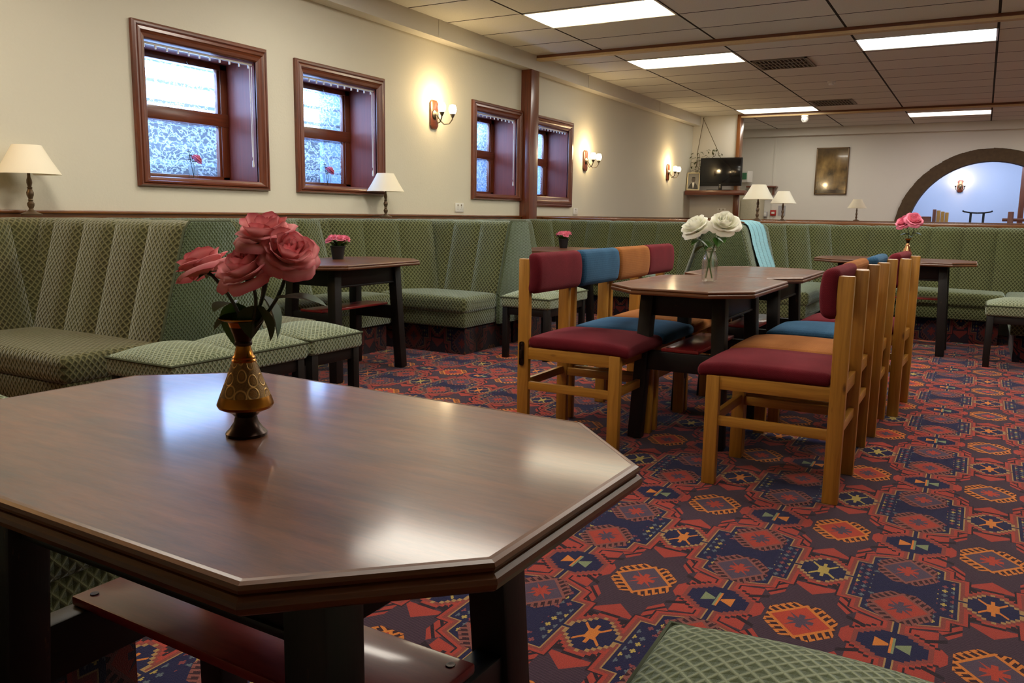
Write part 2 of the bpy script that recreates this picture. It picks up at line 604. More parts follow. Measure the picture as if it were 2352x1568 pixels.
def ceiling_mat():
    m, nt, p, out = new_mat('ceiling tiles in a grid')
    x, y, _ = sep(nt, geopos(nt))
    a = efract((x + 3.634) / 1.2)
    b = efract((y - 6.5) / 0.6)
    da = emin(a, 1 - a) * 1.2
    db = emin(b, 1 - b) * 0.6
    line = emax(da < 0.011, db < 0.0095)
    tid = efract(efloor((x + 3.634) / 1.2) * 0.37 + efloor((y - 6.5) / 0.6) * 0.71)
    n1 = E(noise_tex(nt, geopos(nt), 90, 5, 0.7).outputs['Fac'])
    n2 = E(noise_tex(nt, geopos(nt), 0.9, 3).outputs['Fac'])
    c = mixc(nt, tid * 0.5 + n2 * 0.4, hx('#e0ded2'), hx('#cfcdc2'))
    c = mixc(nt, emax(n1 - 0.5, 0) * 0.9, c, hx('#8f897d'))
    c = mixc(nt, line, c, hx('#2b241b'))
    nt.links.new(c, p.inputs['Base Color'])
    setp(p, Roughness=0.9, Specular_IOR_Level=0.2)
    bump(nt, p, n1 - line * 3, 0.3, 0.004)
    return m

def pane_mat():
    """obscure rippled glass in front of daylight"""
    m, nt, p, out = new_mat('rippled obscure glass')
    nt.nodes.remove(p)
    o = texco(nt, 'Object')
    wn = noise_tex(nt, o, 9, 2)
    va = nt.nodes.new('ShaderNodeVectorMath')
    va.operation = 'MULTIPLY_ADD'
    nt.links.new(wn.outputs['Color'], va.inputs[0])
    va.inputs[1].default_value = (0.06, 0.06, 0.06)
    nt.links.new(o, va.inputs[2])
    n = noise_tex(nt, mapping(nt, va.outputs[0], (1, 22, 34)), 1.0, 3, 0.6)
    rip = E(n.outputs['Fac'])
    lin = emin(emax(1 - eabs(rip - 0.5) * 16, 0), 1)
    tr = nt.nodes.new('ShaderNodeBsdfTransparent')
    nt.links.new(mixc(nt, lin * 0.75, (0.93, 0.96, 1, 1), (0.45, 0.68, 0.95, 1)), tr.inputs[0])
    tl = nt.nodes.new('ShaderNodeBsdfTranslucent')
    tl.inputs[0].default_value = (0.8, 0.9, 1, 1)
    gl = nt.nodes.new('ShaderNodeBsdfGlossy')
    gl.inputs['Roughness'].default_value = 0.15
    m1 = nt.nodes.new('ShaderNodeMixShader')
    lk(nt, lin * 0.35 + 0.12, m1.inputs[0])
    nt.links.new(tr.outputs[0], m1.inputs[1])
    nt.links.new(tl.outputs[0], m1.inputs[2])
    m2 = nt.nodes.new('ShaderNodeMixShader')
    m2.inputs[0].default_value = 0.05
    nt.links.new(m1.outputs[0], m2.inputs[1])
    nt.links.new(gl.outputs[0], m2.inputs[2])
    nt.links.new(m2.outputs[0], out.inputs[0])
    return m

def glass_mat(name, tint=(0.97, 1, 0.98, 1)):
    m, nt, p, out = new_mat(name)
    nt.nodes.remove(p)
    g = nt.nodes.new('ShaderNodeBsdfGlass')
    g.inputs['Color'].default_value = tint
    g.inputs['Roughness'].default_value = 0.02
    g.inputs['IOR'].default_value = 1.3
    t = nt.nodes.new('ShaderNodeBsdfTransparent')
    t.inputs[0].default_value = (0.98, 0.99, 0.98, 1)
    mx = nt.nodes.new('ShaderNodeMixShader')
    mx.inputs[0].default_value = 0.72
    nt.links.new(g.outputs[0], mx.inputs[1])
    nt.links.new(t.outputs[0], mx.inputs[2])
    nt.links.new(mx.outputs[0], out.inputs[0])
    return m

def petal_mat(name, base, tip, edge):
    m, nt, p, out = new_mat(name)
    u, v, _ = sep(nt, texco(nt, 'UV'))
    n = E(noise_tex(nt, texco(nt, 'Object'), 60, 3).outputs['Fac'])
    au = eabs(u - 0.5) * 2
    rim = emax(v, au * 0.98 * emin(v * 2.0, 1.0))
    c = mixc(nt, v, hx(base), hx(tip))
    c = mixc(nt, emin(emax((rim - 0.80) * 5, 0), 1) * 0.8, c, hx(edge))
    c = mixc(nt, n * 0.3, c, hx(base))
    nt.links.new(c, p.inputs['Base Color'])
    setp(p, Roughness=0.75, Specular_IOR_Level=0.2, Subsurface_Weight=0.0, Sheen_Weight=0.15)
    tl = nt.nodes.new('ShaderNodeBsdfTranslucent')
    nt.links.new(c, tl.inputs[0])
    mx = nt.nodes.new('ShaderNodeMixShader')
    mx.inputs[0].default_value = 0.25
    nt.links.new(p.outputs[0], mx.inputs[1])
    nt.links.new(tl.outputs[0], mx.inputs[2])
    nt.links.new(mx.outputs[0], out.inputs[0])
    return m

def shade_mat(name, c, t=0.35, em=0.0):
    m, nt, p, out = new_mat(name)
    n = E(noise_tex(nt, texco(nt, 'UV'), 400, 2).outputs['Fac'])
    cc = mixc(nt, n * 0.3, hx(c), tuple(v * 0.9 for v in hx(c)[:3]) + (1,))
    nt.links.new(cc, p.inputs['Base Color'])
    setp(p, Roughness=0.8, Specular_IOR_Level=0.2)
    tl = nt.nodes.new('ShaderNodeBsdfTranslucent')
    tl.inputs[0].default_value = hx(c)
    mx = nt.nodes.new('ShaderNodeMixShader')
    mx.inputs[0].default_value = t
    nt.links.new(p.outputs[0], mx.inputs[1])
    nt.links.new(tl.outputs[0], mx.inputs[2])
    nt.links.new(mx.outputs[0], out.inputs[0])
    return m

def brass_engraved():
    m, nt, p, out = new_mat('engraved brass')
    u, v, _ = sep(nt, texco(nt, 'UV'))
    vec = nt.nodes.new('ShaderNodeCombineXYZ')
    lk(nt, u * 9.0, vec.inputs[0])
    lk(nt, v * 42.0, vec.inputs[1])
    vo = nt.nodes.new('ShaderNodeTexVoronoi')
    vo.voronoi_dimensions = '2D'
    vo.inputs['Scale'].default_value = 1.0
    vo.inputs['Randomness'].default_value = 0.55
    nt.links.new(vec.outputs[0], vo.inputs['Vector'])
    d = E(vo.outputs['Distance'])
    ring = emin(emax(1 - eabs(d - 0.36) * 14, 0), 1)
    core = (d < 0.22)
    fine = E(noise_tex(nt, vec.outputs[0], 12, 3).outputs['Fac'])
    c = mixc(nt, emin(fine * 1.2, 1), hx('#4a3518'), hx('#8f6f40'))
    c = mixc(nt, core * 0.6, c, hx('#9a7238'))
    c = mixc(nt, ring, c, hx('#d0a860'))
    nt.links.new(c, p.inputs['Base Color'])
    setp(p, Roughness=0.42, Metallic=0.6)
    bump(nt, p, ring + fine * 0.5, 0.4, 0.002)
    return m

M = {}
M['wall'] = wall_mat('cream painted wall', '#d6d1be')
M['wallwhite'] = wall_mat('white painted wall', '#dcd8cc')
M['bluelit_wall'] = wall_mat('pale wall in daylight', '#c9d2e4')  # the arch room's blue light is tinted into this wall colour
M['ceil'] = ceiling_mat()
M['carpet'] = carpet_mat('patterned red and navy carpet')
M['carpet_shaded'] = carpet_mat('patterned plinth carpet with painted shade', flat=False)
M['moq'] = fabric_mat('green moquette', '#383822', '#6f7050', 0.028)
M['moq_warmlit'] = fabric_mat('green moquette with warm light tint', '#393320', '#6c6648', 0.028, sheen=(0.72, 0.74, 0.62, 1))  # browner copy of the green moquette, warm light put into its colour
M['moq_plain'] = fabric_mat('green moquette end panel', '#3f4630', '#586248', 0.020)
M['stoolfab'] = fabric_mat('green moquette of stool', '#5a6046', '#9a9f82', 0.022)
M['piping'] = plain('dark green piping', '#3a4028', 0.9)
M['red'] = cloth_mat('burgundy wool', '#6e2029', '#4c1119')
M['blue'] = cloth_mat('blue ribbed wool', '#3c617f', '#213f58', rib=0.011)
M['orange'] = cloth_mat('orange ribbed wool', '#a06837', '#754420', rib=0.010)
M['pine'] = wood_mat('varnished orange pine', '#b5802f', '#8a5a18', 0.38, 0.3, 1.0, knots=0.8)
M['black'] = black_wood()
M['top'] = laminate('brown laminate tabletop', '#38190c', '#6c3d22', 0.42)
M['shelf'] = laminate('red brown laminate shelf', '#641418', '#7d2420', 0.38)
M['mould'] = wood_mat('dark brown wood edge', '#754620', '#361b0c', 0.38, 0.18)
M['mahog'] = wood_mat('varnished mahogany', '#7e4022', '#4a1f10', 0.3, 0.6, knots=0.25)
M['mahog_flat'] = wood_mat('mahogany veneer', '#86361c', '#602210', 0.5, 0.12, 0.7)
M['rail'] = wood_mat('varnished rail wood', '#8a5527', '#5a3013', 0.25, 0.7, knots=0.3)
M['strip_d'] = wood_mat('red wood ceiling strip', '#7a4826', '#552a14', 0.5)
M['strip_l'] = plain('cream edge of strip', '#cbb083', 0.6)
M['white'] = plain('white plastic', '#dcdad2', 0.35, var=0.03)
M['shade'] = shade_mat('cream lamp shade', '#fbf3dc', 0.18)
M['metal'] = plain('antique pewter metal', '#6f675c', 0.35, 0.8, 0.3, 60)
M['lampstem'] = plain('turned silver brown lamp stem', '#6e5b47', 0.35, 0.55, 0.3, 60)
M['brass'] = plain('brass', '#b98d45', 0.25, 1.0, 0.1)
M['brass_dark'] = plain('dark patinated brass', '#2e1d14', 0.3, 0.8, 0.3, 30)
M['brass_band'] = plain('warm brass band', '#a06a22', 0.25, 0.95, 0.15, 60)
M['brass_eng'] = brass_engraved()
M['copper'] = plain('polished copper brass', '#d09a70', 0.22, 1.0, 0.1)
M['pinkpetal'] = petal_mat('pink rose petals', '#f3b2ac', '#ea9096', '#b8203e')
M['whitepetal'] = petal_mat('white rose petals', '#e8e6cc', '#f1f0e4', '#f6f5ec')
M['palepink'] = petal_mat('bright pink petals', '#ea6f8a', '#ef9fb4', '#d04a74')
M['leaf'] = plain('rose leaf', '#1f3d1c', 0.5, 0, 0.35, 30, 0.2)
M['leafl'] = plain('bright leaf', '#3f6a26', 0.5, 0, 0.35, 30, 0.2)
M['stem'] = plain('flower stem', '#1c2a16', 0.5)
M['steml'] = plain('green flower stem', '#55783a', 0.45)
M['potblack'] = plain('black plastic pot', '#0c0c10', 0.4)
M['glass'] = glass_mat('clear bottle glass')
M['pane'] = pane_mat()
M['stone'] = plain('dark arch brick', '#4d3c26', 0.85, 0, 0.35, 14, 0.5)
M['tvblack'] = plain('glossy black screen', '#04050a', 0.12, 0, 0.1, 8, 0, 0.3)
M['tvframe'] = plain('black tv casing', '#0b0b0d', 0.3)
M['iron'] = plain('dark iron bracket', '#2a1a12', 0.4, 0.7)
M['rug'] = None
M['plinth'] = plain('dark skirting', '#120b0c', 0.8)
M['vent'] = plain('brown grey grille', '#7d715c', 0.6)
M['ventdark'] = plain('dark vent recess', '#463c2c', 0.8)
M['frame_gold'] = plain('brown picture frame', '#6b5436', 0.4, 0.3)
M['frame_cream'] = plain('cream photo frame', '#d9cba0', 0.4)
M['redplastic'] = plain('red plastic', '#a8241c', 0.4)
M['paper'] = plain('paper notice', '#a9a7a8', 0.7, 0, 0.2, 90)
M['cabinet'] = plain('beige cabinet', '#b3ab90', 0.5)
M['greenscreen'] = plain('green display', '#3f7a58', 0.3)
M['branch'] = plain('dry twig', '#5a4a30', 0.8)
M['dullleaf'] = plain('dull hanging leaf', '#4e5330', 0.6, 0, 0.3, 30)
M['bars'] = plain('blue grey bars and pale outside board', '#5c84bd', 0.7)
M['outside'] = plain('blue grey bars and pale outside board', '#eaf3ff', 0.7)

# throw: blue stripes with dark creases
def throw_mat():
    m, nt, p, out = new_mat('pale blue woven throw')
    u, v, _ = sep(nt, texco(nt, 'UV'))
    f = E(noise_tex(nt, texco(nt, 'UV'), 300, 2).outputs['Fac'])
    g = eabs(efract(v / 0.012) - 0.5) * 2
    s = (eabs(efract(u * 4 + 0.08) - 0.5) > 0.465)
    c = mixc(nt, g * 0.35 + f * 0.2, hx('#86c0cc'), hx('#5f9fb2'))
    c = mixc(nt, s, c, hx('#2d5560'))
    nt.links.new(c, p.inputs['Base Color'])
    setp(p, Roughness=0.95, Sheen_Weight=0.3, Specular_IOR_Level=0.1)
    bump(nt, p, g + f, 0.4, 0.003)
    return m
M['rug'] = throw_mat()
def lace_mat():
    m, nt, p, out = new_mat('white net lace')
    u, v, _ = sep(nt, texco(nt, 'UV'))
    g = emax(eabs(efract(v / 0.010) - 0.5), eabs(efract(u / 0.010) - 0.5)) * 2
    c = mixc(nt, (g > 0.6), hx('#7f8f7c'), hx('#cfd6cc'))
    nt.links.new(c, p.inputs['Base Color'])
    setp(p, Roughness=0.95, Specular_IOR_Level=0.1)
    return m
M['lace'] = lace_mat()

# ------------------------------------------------------------------ camera (fitted to the photo)
HC = 1.03
cam_d = bpy.data.cameras.new('camera')
cam_d.sensor_fit = 'HORIZONTAL'
cam_d.sensor_width = 36.0
cam_d.lens = 28.8094
cam_d.clip_start = 0.02
cam = bpy.data.objects.new('camera', cam_d)
col.objects.link(cam)
R_ = Vector((0.86905208, 0.49449573, 0.01491528))
U_ = Vector((-0.08883642, 0.12632491, 0.98800309))
F_ = Vector((-0.48667914, 0.85995116, -0.15371216))
Mc = Matrix((R_, U_, -F_)).transposed().to_4x4()
Mc.translation = (0, 0, HC)
cam.matrix_world = Mc
scn.camera = cam

# ------------------------------------------------------------------ room shell
XW, XB, ZC = -4.53, -4.40, 2.743      # left wall, face of the boxed beam, ceiling
XR, Y0, Y1 = 4.4, -2.6, 16.9
def sheet(name, cos, mat):
    b = MB(); b.face(cos)
    return struct(b.build(name, mat, smooth=False))
sheet('floor', [(-5, Y0, 0), (XR, Y0, 0), (XR, 21.5, 0), (-5, 21.5, 0)], M['carpet'])
sheet('ceiling', [(-5, Y0, ZC), (-5, 21.5, ZC), (XR, 21.5, ZC), (XR, Y0, ZC)], M['ceil'])
sheet('wall_back', [(-5, Y0, 0), (-5, Y0, ZC), (XR, Y0, ZC), (XR, Y0, 0)], M['wall'])
sheet('wall_right', [(XR, Y0, 0), (XR, Y0, ZC), (XR, 21.5, ZC), (XR, 21.5, 0)], M['wall'])
# left wall with four window holes
WIN = [(3.31, 4.38, 1.168, 2.15, 1.23, 2.05), (4.66, 5.71, 1.168, 2.142, 1.23, 2.045),
       (7.11, 8.125, 1.172, 2.15, 1.235, 2.05), (8.43, 9.43, 1.122, 2.15, 1.24, 2.045)]
FW = 0.09
b = MB()
def wq(y0, y1, z0, z1):
    b.face([(XW, y0, z0), (XW, y1, z0), (XW, y1, z1), (XW, y0, z1)])
yc = Y0
for (y0, y1, z0, z1, a0, a1) in WIN:
    wq(yc, y0 + FW, 0, ZC)
    wq(y0 + FW, y1 - FW, 0, a0)
    wq(y0 + FW, y1 - FW, a1, ZC)
    yc = y1 - FW
wq(yc, 14.3, 0, ZC)
struct(b.build('wall_left', M['wall'], smooth=False))
# boxed beam along the top of the left wall
b = MB(); b.span((XW, Y0, 2.585), (XB, 14.3, ZC))
for yy in (6.35, 9.6, 12.2): b.span((XB - .001, yy, 2.59), (XB + .006, yy + .05, ZC))
struct(b.build('trim_1', M['wallwhite']))
# dado rail on the left wall
b = MB()
b.span((XW, Y0, 0.93), (XW + 0.03, 8.12, 1.0)); b.span((XW, Y0, 0.995), (XW + 0.045, 8.12, 1.013), 0.004)
b.span((XW, 8.32, 0.93), (XW + 0.03, 14.3, 1.0)); b.span((XW, 8.32, 0.995), (XW + 0.045, 14.3, 1.013), 0.004)
struct(b.build('trim_2', M['rail']))
# wooden post against the wall
b = MB(); b.span((XW, 8.125, 0), (XB - .005, 8.31, 2.585), 0.004)
struct(b.build('trim_3', M['mahog']))
# ceiling strips
for i, (yy, x0) in enumerate(((8.26, XB), (14.3, -3.75))):
    b = MB()
    b.span((x0, yy - 0.035, ZC - 0.03), (XR, yy + 0.01, ZC))
    o = struct(b.build('trim_%d' % (4 + 2 * i), M['strip_d']))
    b = MB()
    b.span((x0, yy + 0.01, ZC - 0.055), (XR, yy + 0.05, ZC))
    b.span((x0, yy - 0.037, ZC - 0.055), (XR, yy + 0.05, ZC - 0.03))
    struct(b.build('trim_%d' % (5 + 2 * i), M['strip_l']))
# wall section with the television, its post, low wall under the opening
b = MB()
b.span((-5.2, 14.3, 0), (-3.76, 14.45, ZC))
struct(b.build('wall_front_left', M['wallwhite'], smooth=False))
b = MB(); b.span((-3.76, 14.26, 1.0), (-3.70, 14.47, ZC), 0.003)
struct(b.build('trim_8', M['rail']))
b = MB(); b.span((-3.76, 14.3, 0), (XR, 14.45, 0.97), 0)
struct(b.build('wall_far_low', M['wallwhite'], smooth=False))
b = MB(); b.span((-4.5, 14.24, 0.97), (XR, 14.5, 1.005), 0.006)
struct(b.build('trim_9', M['rail']))
# far wall with the arch
AX_, AZ, RO, RI = 0.05, 0.79, 1.50, 1.28
b = MB()
N = 40
def arc(r, k):
    a = PI - PI * k / N
    return AX_ + r * math.cos(a), AZ + r * math.sin(a)
for k in range(N):
    (xa, za), (xb, zb) = arc(RO, k), arc(RO, k + 1)
    b.face([(xa, Y1, za), (xb, Y1, zb), (xb, Y1, ZC), (xa, Y1, ZC)])
b.face([(-5, Y1, 0), (AX_ - RO, Y1, 0), (AX_ - RO, Y1, ZC), (-5, Y1, ZC)])
b.face([(AX_ + RO, Y1, 0), (XR, Y1, 0), (XR, Y1, ZC), (AX_ + RO, Y1, ZC)])
struct(b.build('wall_far', M['wallwhite'], smooth=False))
b = MB()
random.seed(3)
for k in range(N):
    (xa, za), (xb, zb) = arc(RO + random.uniform(-.006, .006), k), arc(RO + random.uniform(-.006, .006), k + 1)
    (xc, zc), (xd, zd) = arc(RI, k), arc(RI, k + 1)
    yy = Y1 - 0.05
    b.face([(xa, yy, za), (xc, yy, zc), (xd, yy, zd), (xb, yy, zb)])
    b.face([(xc, yy, zc), (xc, Y1 + .3, zc), (xd, Y1 + .3, zd), (xd, yy, zd)])
    b.face([(xa, yy, za), (xb, yy, zb), (xb, Y1 + .01, zb), (xa, Y1 + .01, za)])
for s in (-1, 1):
    b.span((AX_ + s * RI, Y1 - .05, 0), (AX_ + s * RO, Y1 + .3, AZ))
struct(b.build('trim_10', M['stone'], smooth=False))
b = MB(); b.span((-5, Y1 - .13, 2.6), (XR, Y1, ZC))
struct(b.build('trim_11', M['wallwhite']))
b = MB(); b.span((-3.69, Y1 - .012, 0), (-3.66, Y1, 2.6))
struct(b.build('trim_12', M['wallwhite']))
# side walls of the far area and the room beyond the arch
sheet('wall_far_left', [(-5, 14.4, 0), (-5, Y1, 0), (-5, Y1, ZC), (-5, 14.4, ZC)], M['wallwhite'])
sheet('wall_beyond', [(-5, 20.6, 0), (XR, 20.6, 0), (XR, 20.6, ZC), (-5, 20.6, ZC)], M['bluelit_wall'])
sheet('wall_beyond_left', [(-3.2, Y1 + .3, 0), (-3.2, 20.6, 0), (-3.2, 20.6, ZC), (-3.2, Y1 + .3, ZC)], M['bluelit_wall'])
b = MB(); b.span((0.60, 19.9, 0), (0.70, 20.05, ZC), .004)
struct(b.build('trim_13', M['mahog']))

# windows
def make_window(i, w):
    y0, y1, z0, z1, a0, a1 = w
    r = bpy.data.objects.new('window_%d' % i, None)
    col.objects.link(r)
    r.location = (XW, (y0 + y1) / 2, z0)
    r['kind'] = 'structure'
    ox, oy, oz = r.location
    h = (y1 - y0) / 2
    Z0, Z1, A0, A1 = 0, z1 - z0, a0 - z0, a1 - z0
    xo = -0.30
    # moulded architrave: mitred profile
    prof = [(0.0, 0.0), (0.0, 0.022), (0.012, 0.034), (0.022, 0.034), (0.027, 0.026), (0.033, 0.034), (0.048, 0.036), (0.054, 0.028), (0.064, 0.022), (0.082, 0.018), (FW, 0.008), (FW, -0.01)]
    bm = MB()
    outer = [(-h, Z0), (h, Z0), (h, Z1), (-h, Z1)]
    inner = [(-h + FW, A0), (h - FW, A0), (h - FW, A1), (-h + FW, A1)]
    for k in range(4):
        k2 = (k + 1) % 4
        Ln = math.hypot(outer[k2][0] - outer[k][0], outer[k2][1] - outer[k][1])
        for (d, x), (d2, x2) in zip(prof, prof[1:]):
            f, f2 = d / FW, d2 / FW
            P = lambda q, ff: (outer[q][0] + (inner[q][0] - outer[q][0]) * ff, outer[q][1] + (inner[q][1] - outer[q][1]) * ff)
            A, B, C, D = P(k, f), P(k2, f), P(k2, f2), P(k, f2)
            bm.face([(x, A[0], A[1]), (x, B[0], B[1]), (x2, C[0], C[1]), (x2, D[0], D[1])],
                    [(k * 3.1, d), (k * 3.1 + Ln, d), (k * 3.1 + Ln, d2), (k * 3.1, d2)])
    bm.build('window_frame', M['mahog'], r)
    hi = h - FW
    bm = MB()
    def rv(p, uvs): bm.face(p, uvs)
    rv([(0, hi, A0), (xo, hi, A0), (xo, hi, A1), (0, hi, A1)], [(0, 0), (0, .3), (.8, .3), (.8, 0)])
    rv([(0, -hi, A0), (0, -hi, A1), (xo, -hi, A1), (xo, -hi, A0)], [(0, 0), (.8, 0), (.8, .3), (0, .3)])
    rv([(0, -hi, A0), (xo, -hi, A0), (xo, hi, A0), (0, hi, A0)], [(0, 0), (0, .3), (.9, .3), (.9, 0)])
    rv([(0, -hi, A1), (0, hi, A1), (xo, hi, A1), (xo, -hi, A1)], [(0, 0), (.9, 0), (.9, .3), (0, .3)])
    bm.build('window_reveal', M['mahog_flat'], r, smooth=False)
    # sash
    bm = MB()
    zm = A0 + (A1 - A0) * 0.525
    st = 0.062
    for s in (-1, 1):
        bm.span((xo - .05, s * hi, A0), (xo + .012, s * (hi - st), A1), .005)
    bm.span((xo - .05, -hi, A1 - .045), (xo + .012, hi, A1), .005)
    bm.span((xo - .05, -hi, A0), (xo + .012, hi, A0 + .035), .005)
    bm.span((xo - .05, -hi, zm - .045), (xo + .018, hi, zm + .045), .006)
    bm.span((xo - .03, hi - st - .022, A0 + .03), (xo + .005, hi - st + .004, zm), .004)
    bm.span((xo - .03, hi - st - .022, zm), (xo + .005, hi - st + .004, A1 - .04), .004)
    sa = bm.build('window_sash', M['mahog'], r)
    bm = MB()
    bm.tube([(xo + .02, 0.1, A1 - .012), (xo + .03, .09, A1 - .03), (xo + .03, .1, A1 - .045), (xo + .025, .115, A1 - .035)], .004, 6)
    bm.build('catch', M['metal'], sa)
    for (za, zb) in ((zm + .045, A1 - .045), (A0 + .035, zm - .045)):
        bm = MB()
        bm.face([(xo - .02, -hi + st, za), (xo - .02, hi - st, za), (xo - .02, hi - st, zb), (xo - .02, -hi + st, zb)])
        bm.build('pane', M['pane'], r, smooth=False)
    # outside bars seen through the glass
    bm = MB()
    k = 0
    z = A0 - .02
    while z < A1:
        bm.span((xo - .20, -hi - .1, z), (xo - .17, hi + .1, z + .022))
        z += 0.135
    if i > 1: bm.span((xo - .22, hi - .13, A0 - .1), (xo - .17, hi + .2, A1 + .1))
    bm.build('outside_bars', M['bars'], r)
    bm = MB(); bm.span((xo - .62, -hi - .9, A0 - .6), (xo - .58, hi + 2.2, A0 + .44))  # pale board added outside so the lower pane shows bluish light
    bm.build('pane_tint_board', M['outside'], r)
    # headrail of a vertical blind with hooks, cord and weight
    bm = MB()
    bm.span((-.045, -hi, A1 - .022), (-.025, hi, A1 - .008), .003)
    for q in range(11):
        yy = -hi + .03 + q * (2 * hi - .06) / 10
        bm.span((-.04, yy - .004, A1 - .042), (-.03, yy + .004, A1 - .022))
    bm.build('blind_headrail', M['white'], r)
    if i != 4:
        bm = MB()
        bm.tube([(-.02, hi - .035, A1 - .03), (-.02, hi - .03, A0 + .17)], .0025, 6)
        bm.tube([(-.02, hi - .015, A1 - .03), (-.02, hi - .022, A0 + .13)], .0025, 6)
        bm.lathe([(.001, .05), (.006, .045), (.009, .01), (.006, 0), (0, 0)], 10, (-.02, hi - .026, A0 + .1))
        bm.build('blind_cord', M['white'], r)
    # daylight portal
    ld = bpy.data.lights.new('portal', 'AREA')
    ld.shape = 'RECTANGLE'
    ld.size, ld.size_y = 2 * hi, A1 - A0
    ld.cycles.is_portal = True
    lo = bpy.data.objects.new('daylight_portal', ld)
    col.objects.link(lo)
    lo.location = (ox + xo - .3, oy, oz + (A0 + A1) / 2)
    lo.rotation_euler = (0, -PI / 2, 0)
    return r
for i, w in enumerate(WIN): make_window(i + 1, w)

# ------------------------------------------------------------------ ceiling fittings
def light_mat(name, c, s):
    m, nt, p, out = new_mat(name)
    u, v, _ = sep(nt, texco(nt, 'UV'))
    e = nt.nodes.new('ShaderNodeEmission')
    k = eabs(v - 0.42) * 2.0
    t = emin(emax(1.15 - k * k * 1.3, 0.25), 1)
    lk(nt, t * s, e.inputs[1])
    nt.links.new(mixc(nt, t, tuple(a * b for a, b in zip(c, (1, .9, .62))) + (1,), c + (1,)), e.inputs[0])
    nt.links.new(e.outputs[0], out.inputs[0])
    nt.nodes.remove(p)
    return m
LW = light_mat('warm fluorescent diffuser', (1.0, 0.92, 0.70), 9)
LN = light_mat('white fluorescent diffuser', (1.0, 0.96, 0.88), 9)
LB = light_mat('cool fluorescent diffuser', (0.72, 0.85, 1.0), 10)
LP = light_mat('pinkish fluorescent diffuser', (1.0, 0.9, 0.97), 9)
def ceiling_light(x, y, mat, label):
    t = thing('ceiling_light', label, 'ceiling light', (x, y, ZC), 0, 'recessed fluorescent ceiling lights')
    bm = MB()
    for s in (-1, 1):
        bm.span((-.6, s * .3, -.008), (.6, s * .285, 0)); bm.span((s * .6, -.3, -.008), (s * .585, .3, 0))
    bm.build('light_frame', M['white'], t)
    bm = MB()
    bm.face([(-.585, -.285, -.005), (-.585, .285, -.005), (.585, .285, -.005), (.585, -.285, -.005)], [(0, 0), (0, 1), (1, 1), (1, 0)])
    bm.build('diffuser', mat, t, smooth=False)
ceiling_light(-3.034, 6.8, LW, 'yellowish fluorescent panel in the ceiling at the top edge, before the first wood strip')
ceiling_light(-3.034, 9.2, LN, 'white fluorescent panel in the ceiling beside the larger brown vent grille')
ceiling_light(-3.034, 13.9, LN, 'white fluorescent panel in the ceiling near the white camera')
ceiling_light(-0.634, 9.1, LB, 'bluish fluorescent panel in the ceiling just behind the first wood strip')
ceiling_light(-0.634, 15.35, LP, 'thin pinkish fluorescent panel in the ceiling above the arch')
def vent(x, y, label):
    t = thing('ceiling_vent', label, 'vent', (x, y, ZC), 0, 'ceiling vent grilles')
    bm = MB()
    for s in (-1, 1):
        bm.span((-.3, s * .3, -.012), (.3, s * .275, 0)); bm.span((s * .3, -.3, -.012), (s * .275, .3, 0))
    bm.build('frame', M['vent'], t)
    bm = MB(); bm.face([(-.28, -.28, -.002), (-.28, .28, -.002), (.28, .28, -.002), (.28, -.28, -.002)])
    bm.build('backing', M['ventdark'], t, smooth=False)
    bm = MB()
    for q in range(13):
        xx = -.26 + q * .52 / 12
        bm.bar((xx, -.275, -.007), (xx, .275, -.007), .018, .006, up=(.5, 0, 1))
    for q in (-.09, .09): bm.span((-.28, q - .012, -.013), (.28, q + .012, -.004))
    bm.build('grille', M['vent'], t)
vent(-2.1, 9.8, 'brown ceiling vent grille beside the second white light panel')
vent(-2.1, 13.3, 'brown ceiling vent grille further back, above the far wood strip')
t = thing('smoke_detector', 'small white round smoke detector on the ceiling', 'smoke detector', (-1.823, 11.32, ZC))
bm = MB(); bm.lathe([(0, -.045), (.03, -.045), (.036, -.035), (.036, -.022), (.05, -.02), (.052, 0)], 20); bm.build('detector_body', M['white'], t)
t = thing('security_camera', 'white dome security camera hanging under the far wood strip', 'security camera', (-2.66, 14.23, ZC - .065))
bm = MB(); bm.lathe([(.055, 0), (.058, -.02), (.05, -.03)], 20); bm.build('mount', M['white'], t)
bm = MB()
bm.lathe([(0, -.115), (.03, -.11), (.05, -.085), (.056, -.055), (.05, -.03), (0, -.03)], 20); bm.build('dome', M['white'], t)
bm = MB(); bm.lathe([(0, .004), (.02, .003), (.021, -.01)], 16, M=Matrix.Translation((-.01, -.045, -.07)) @ Matrix.Rotation(PI / 2, 4, 'X')); bm.build('lens', M['tvframe'], t)

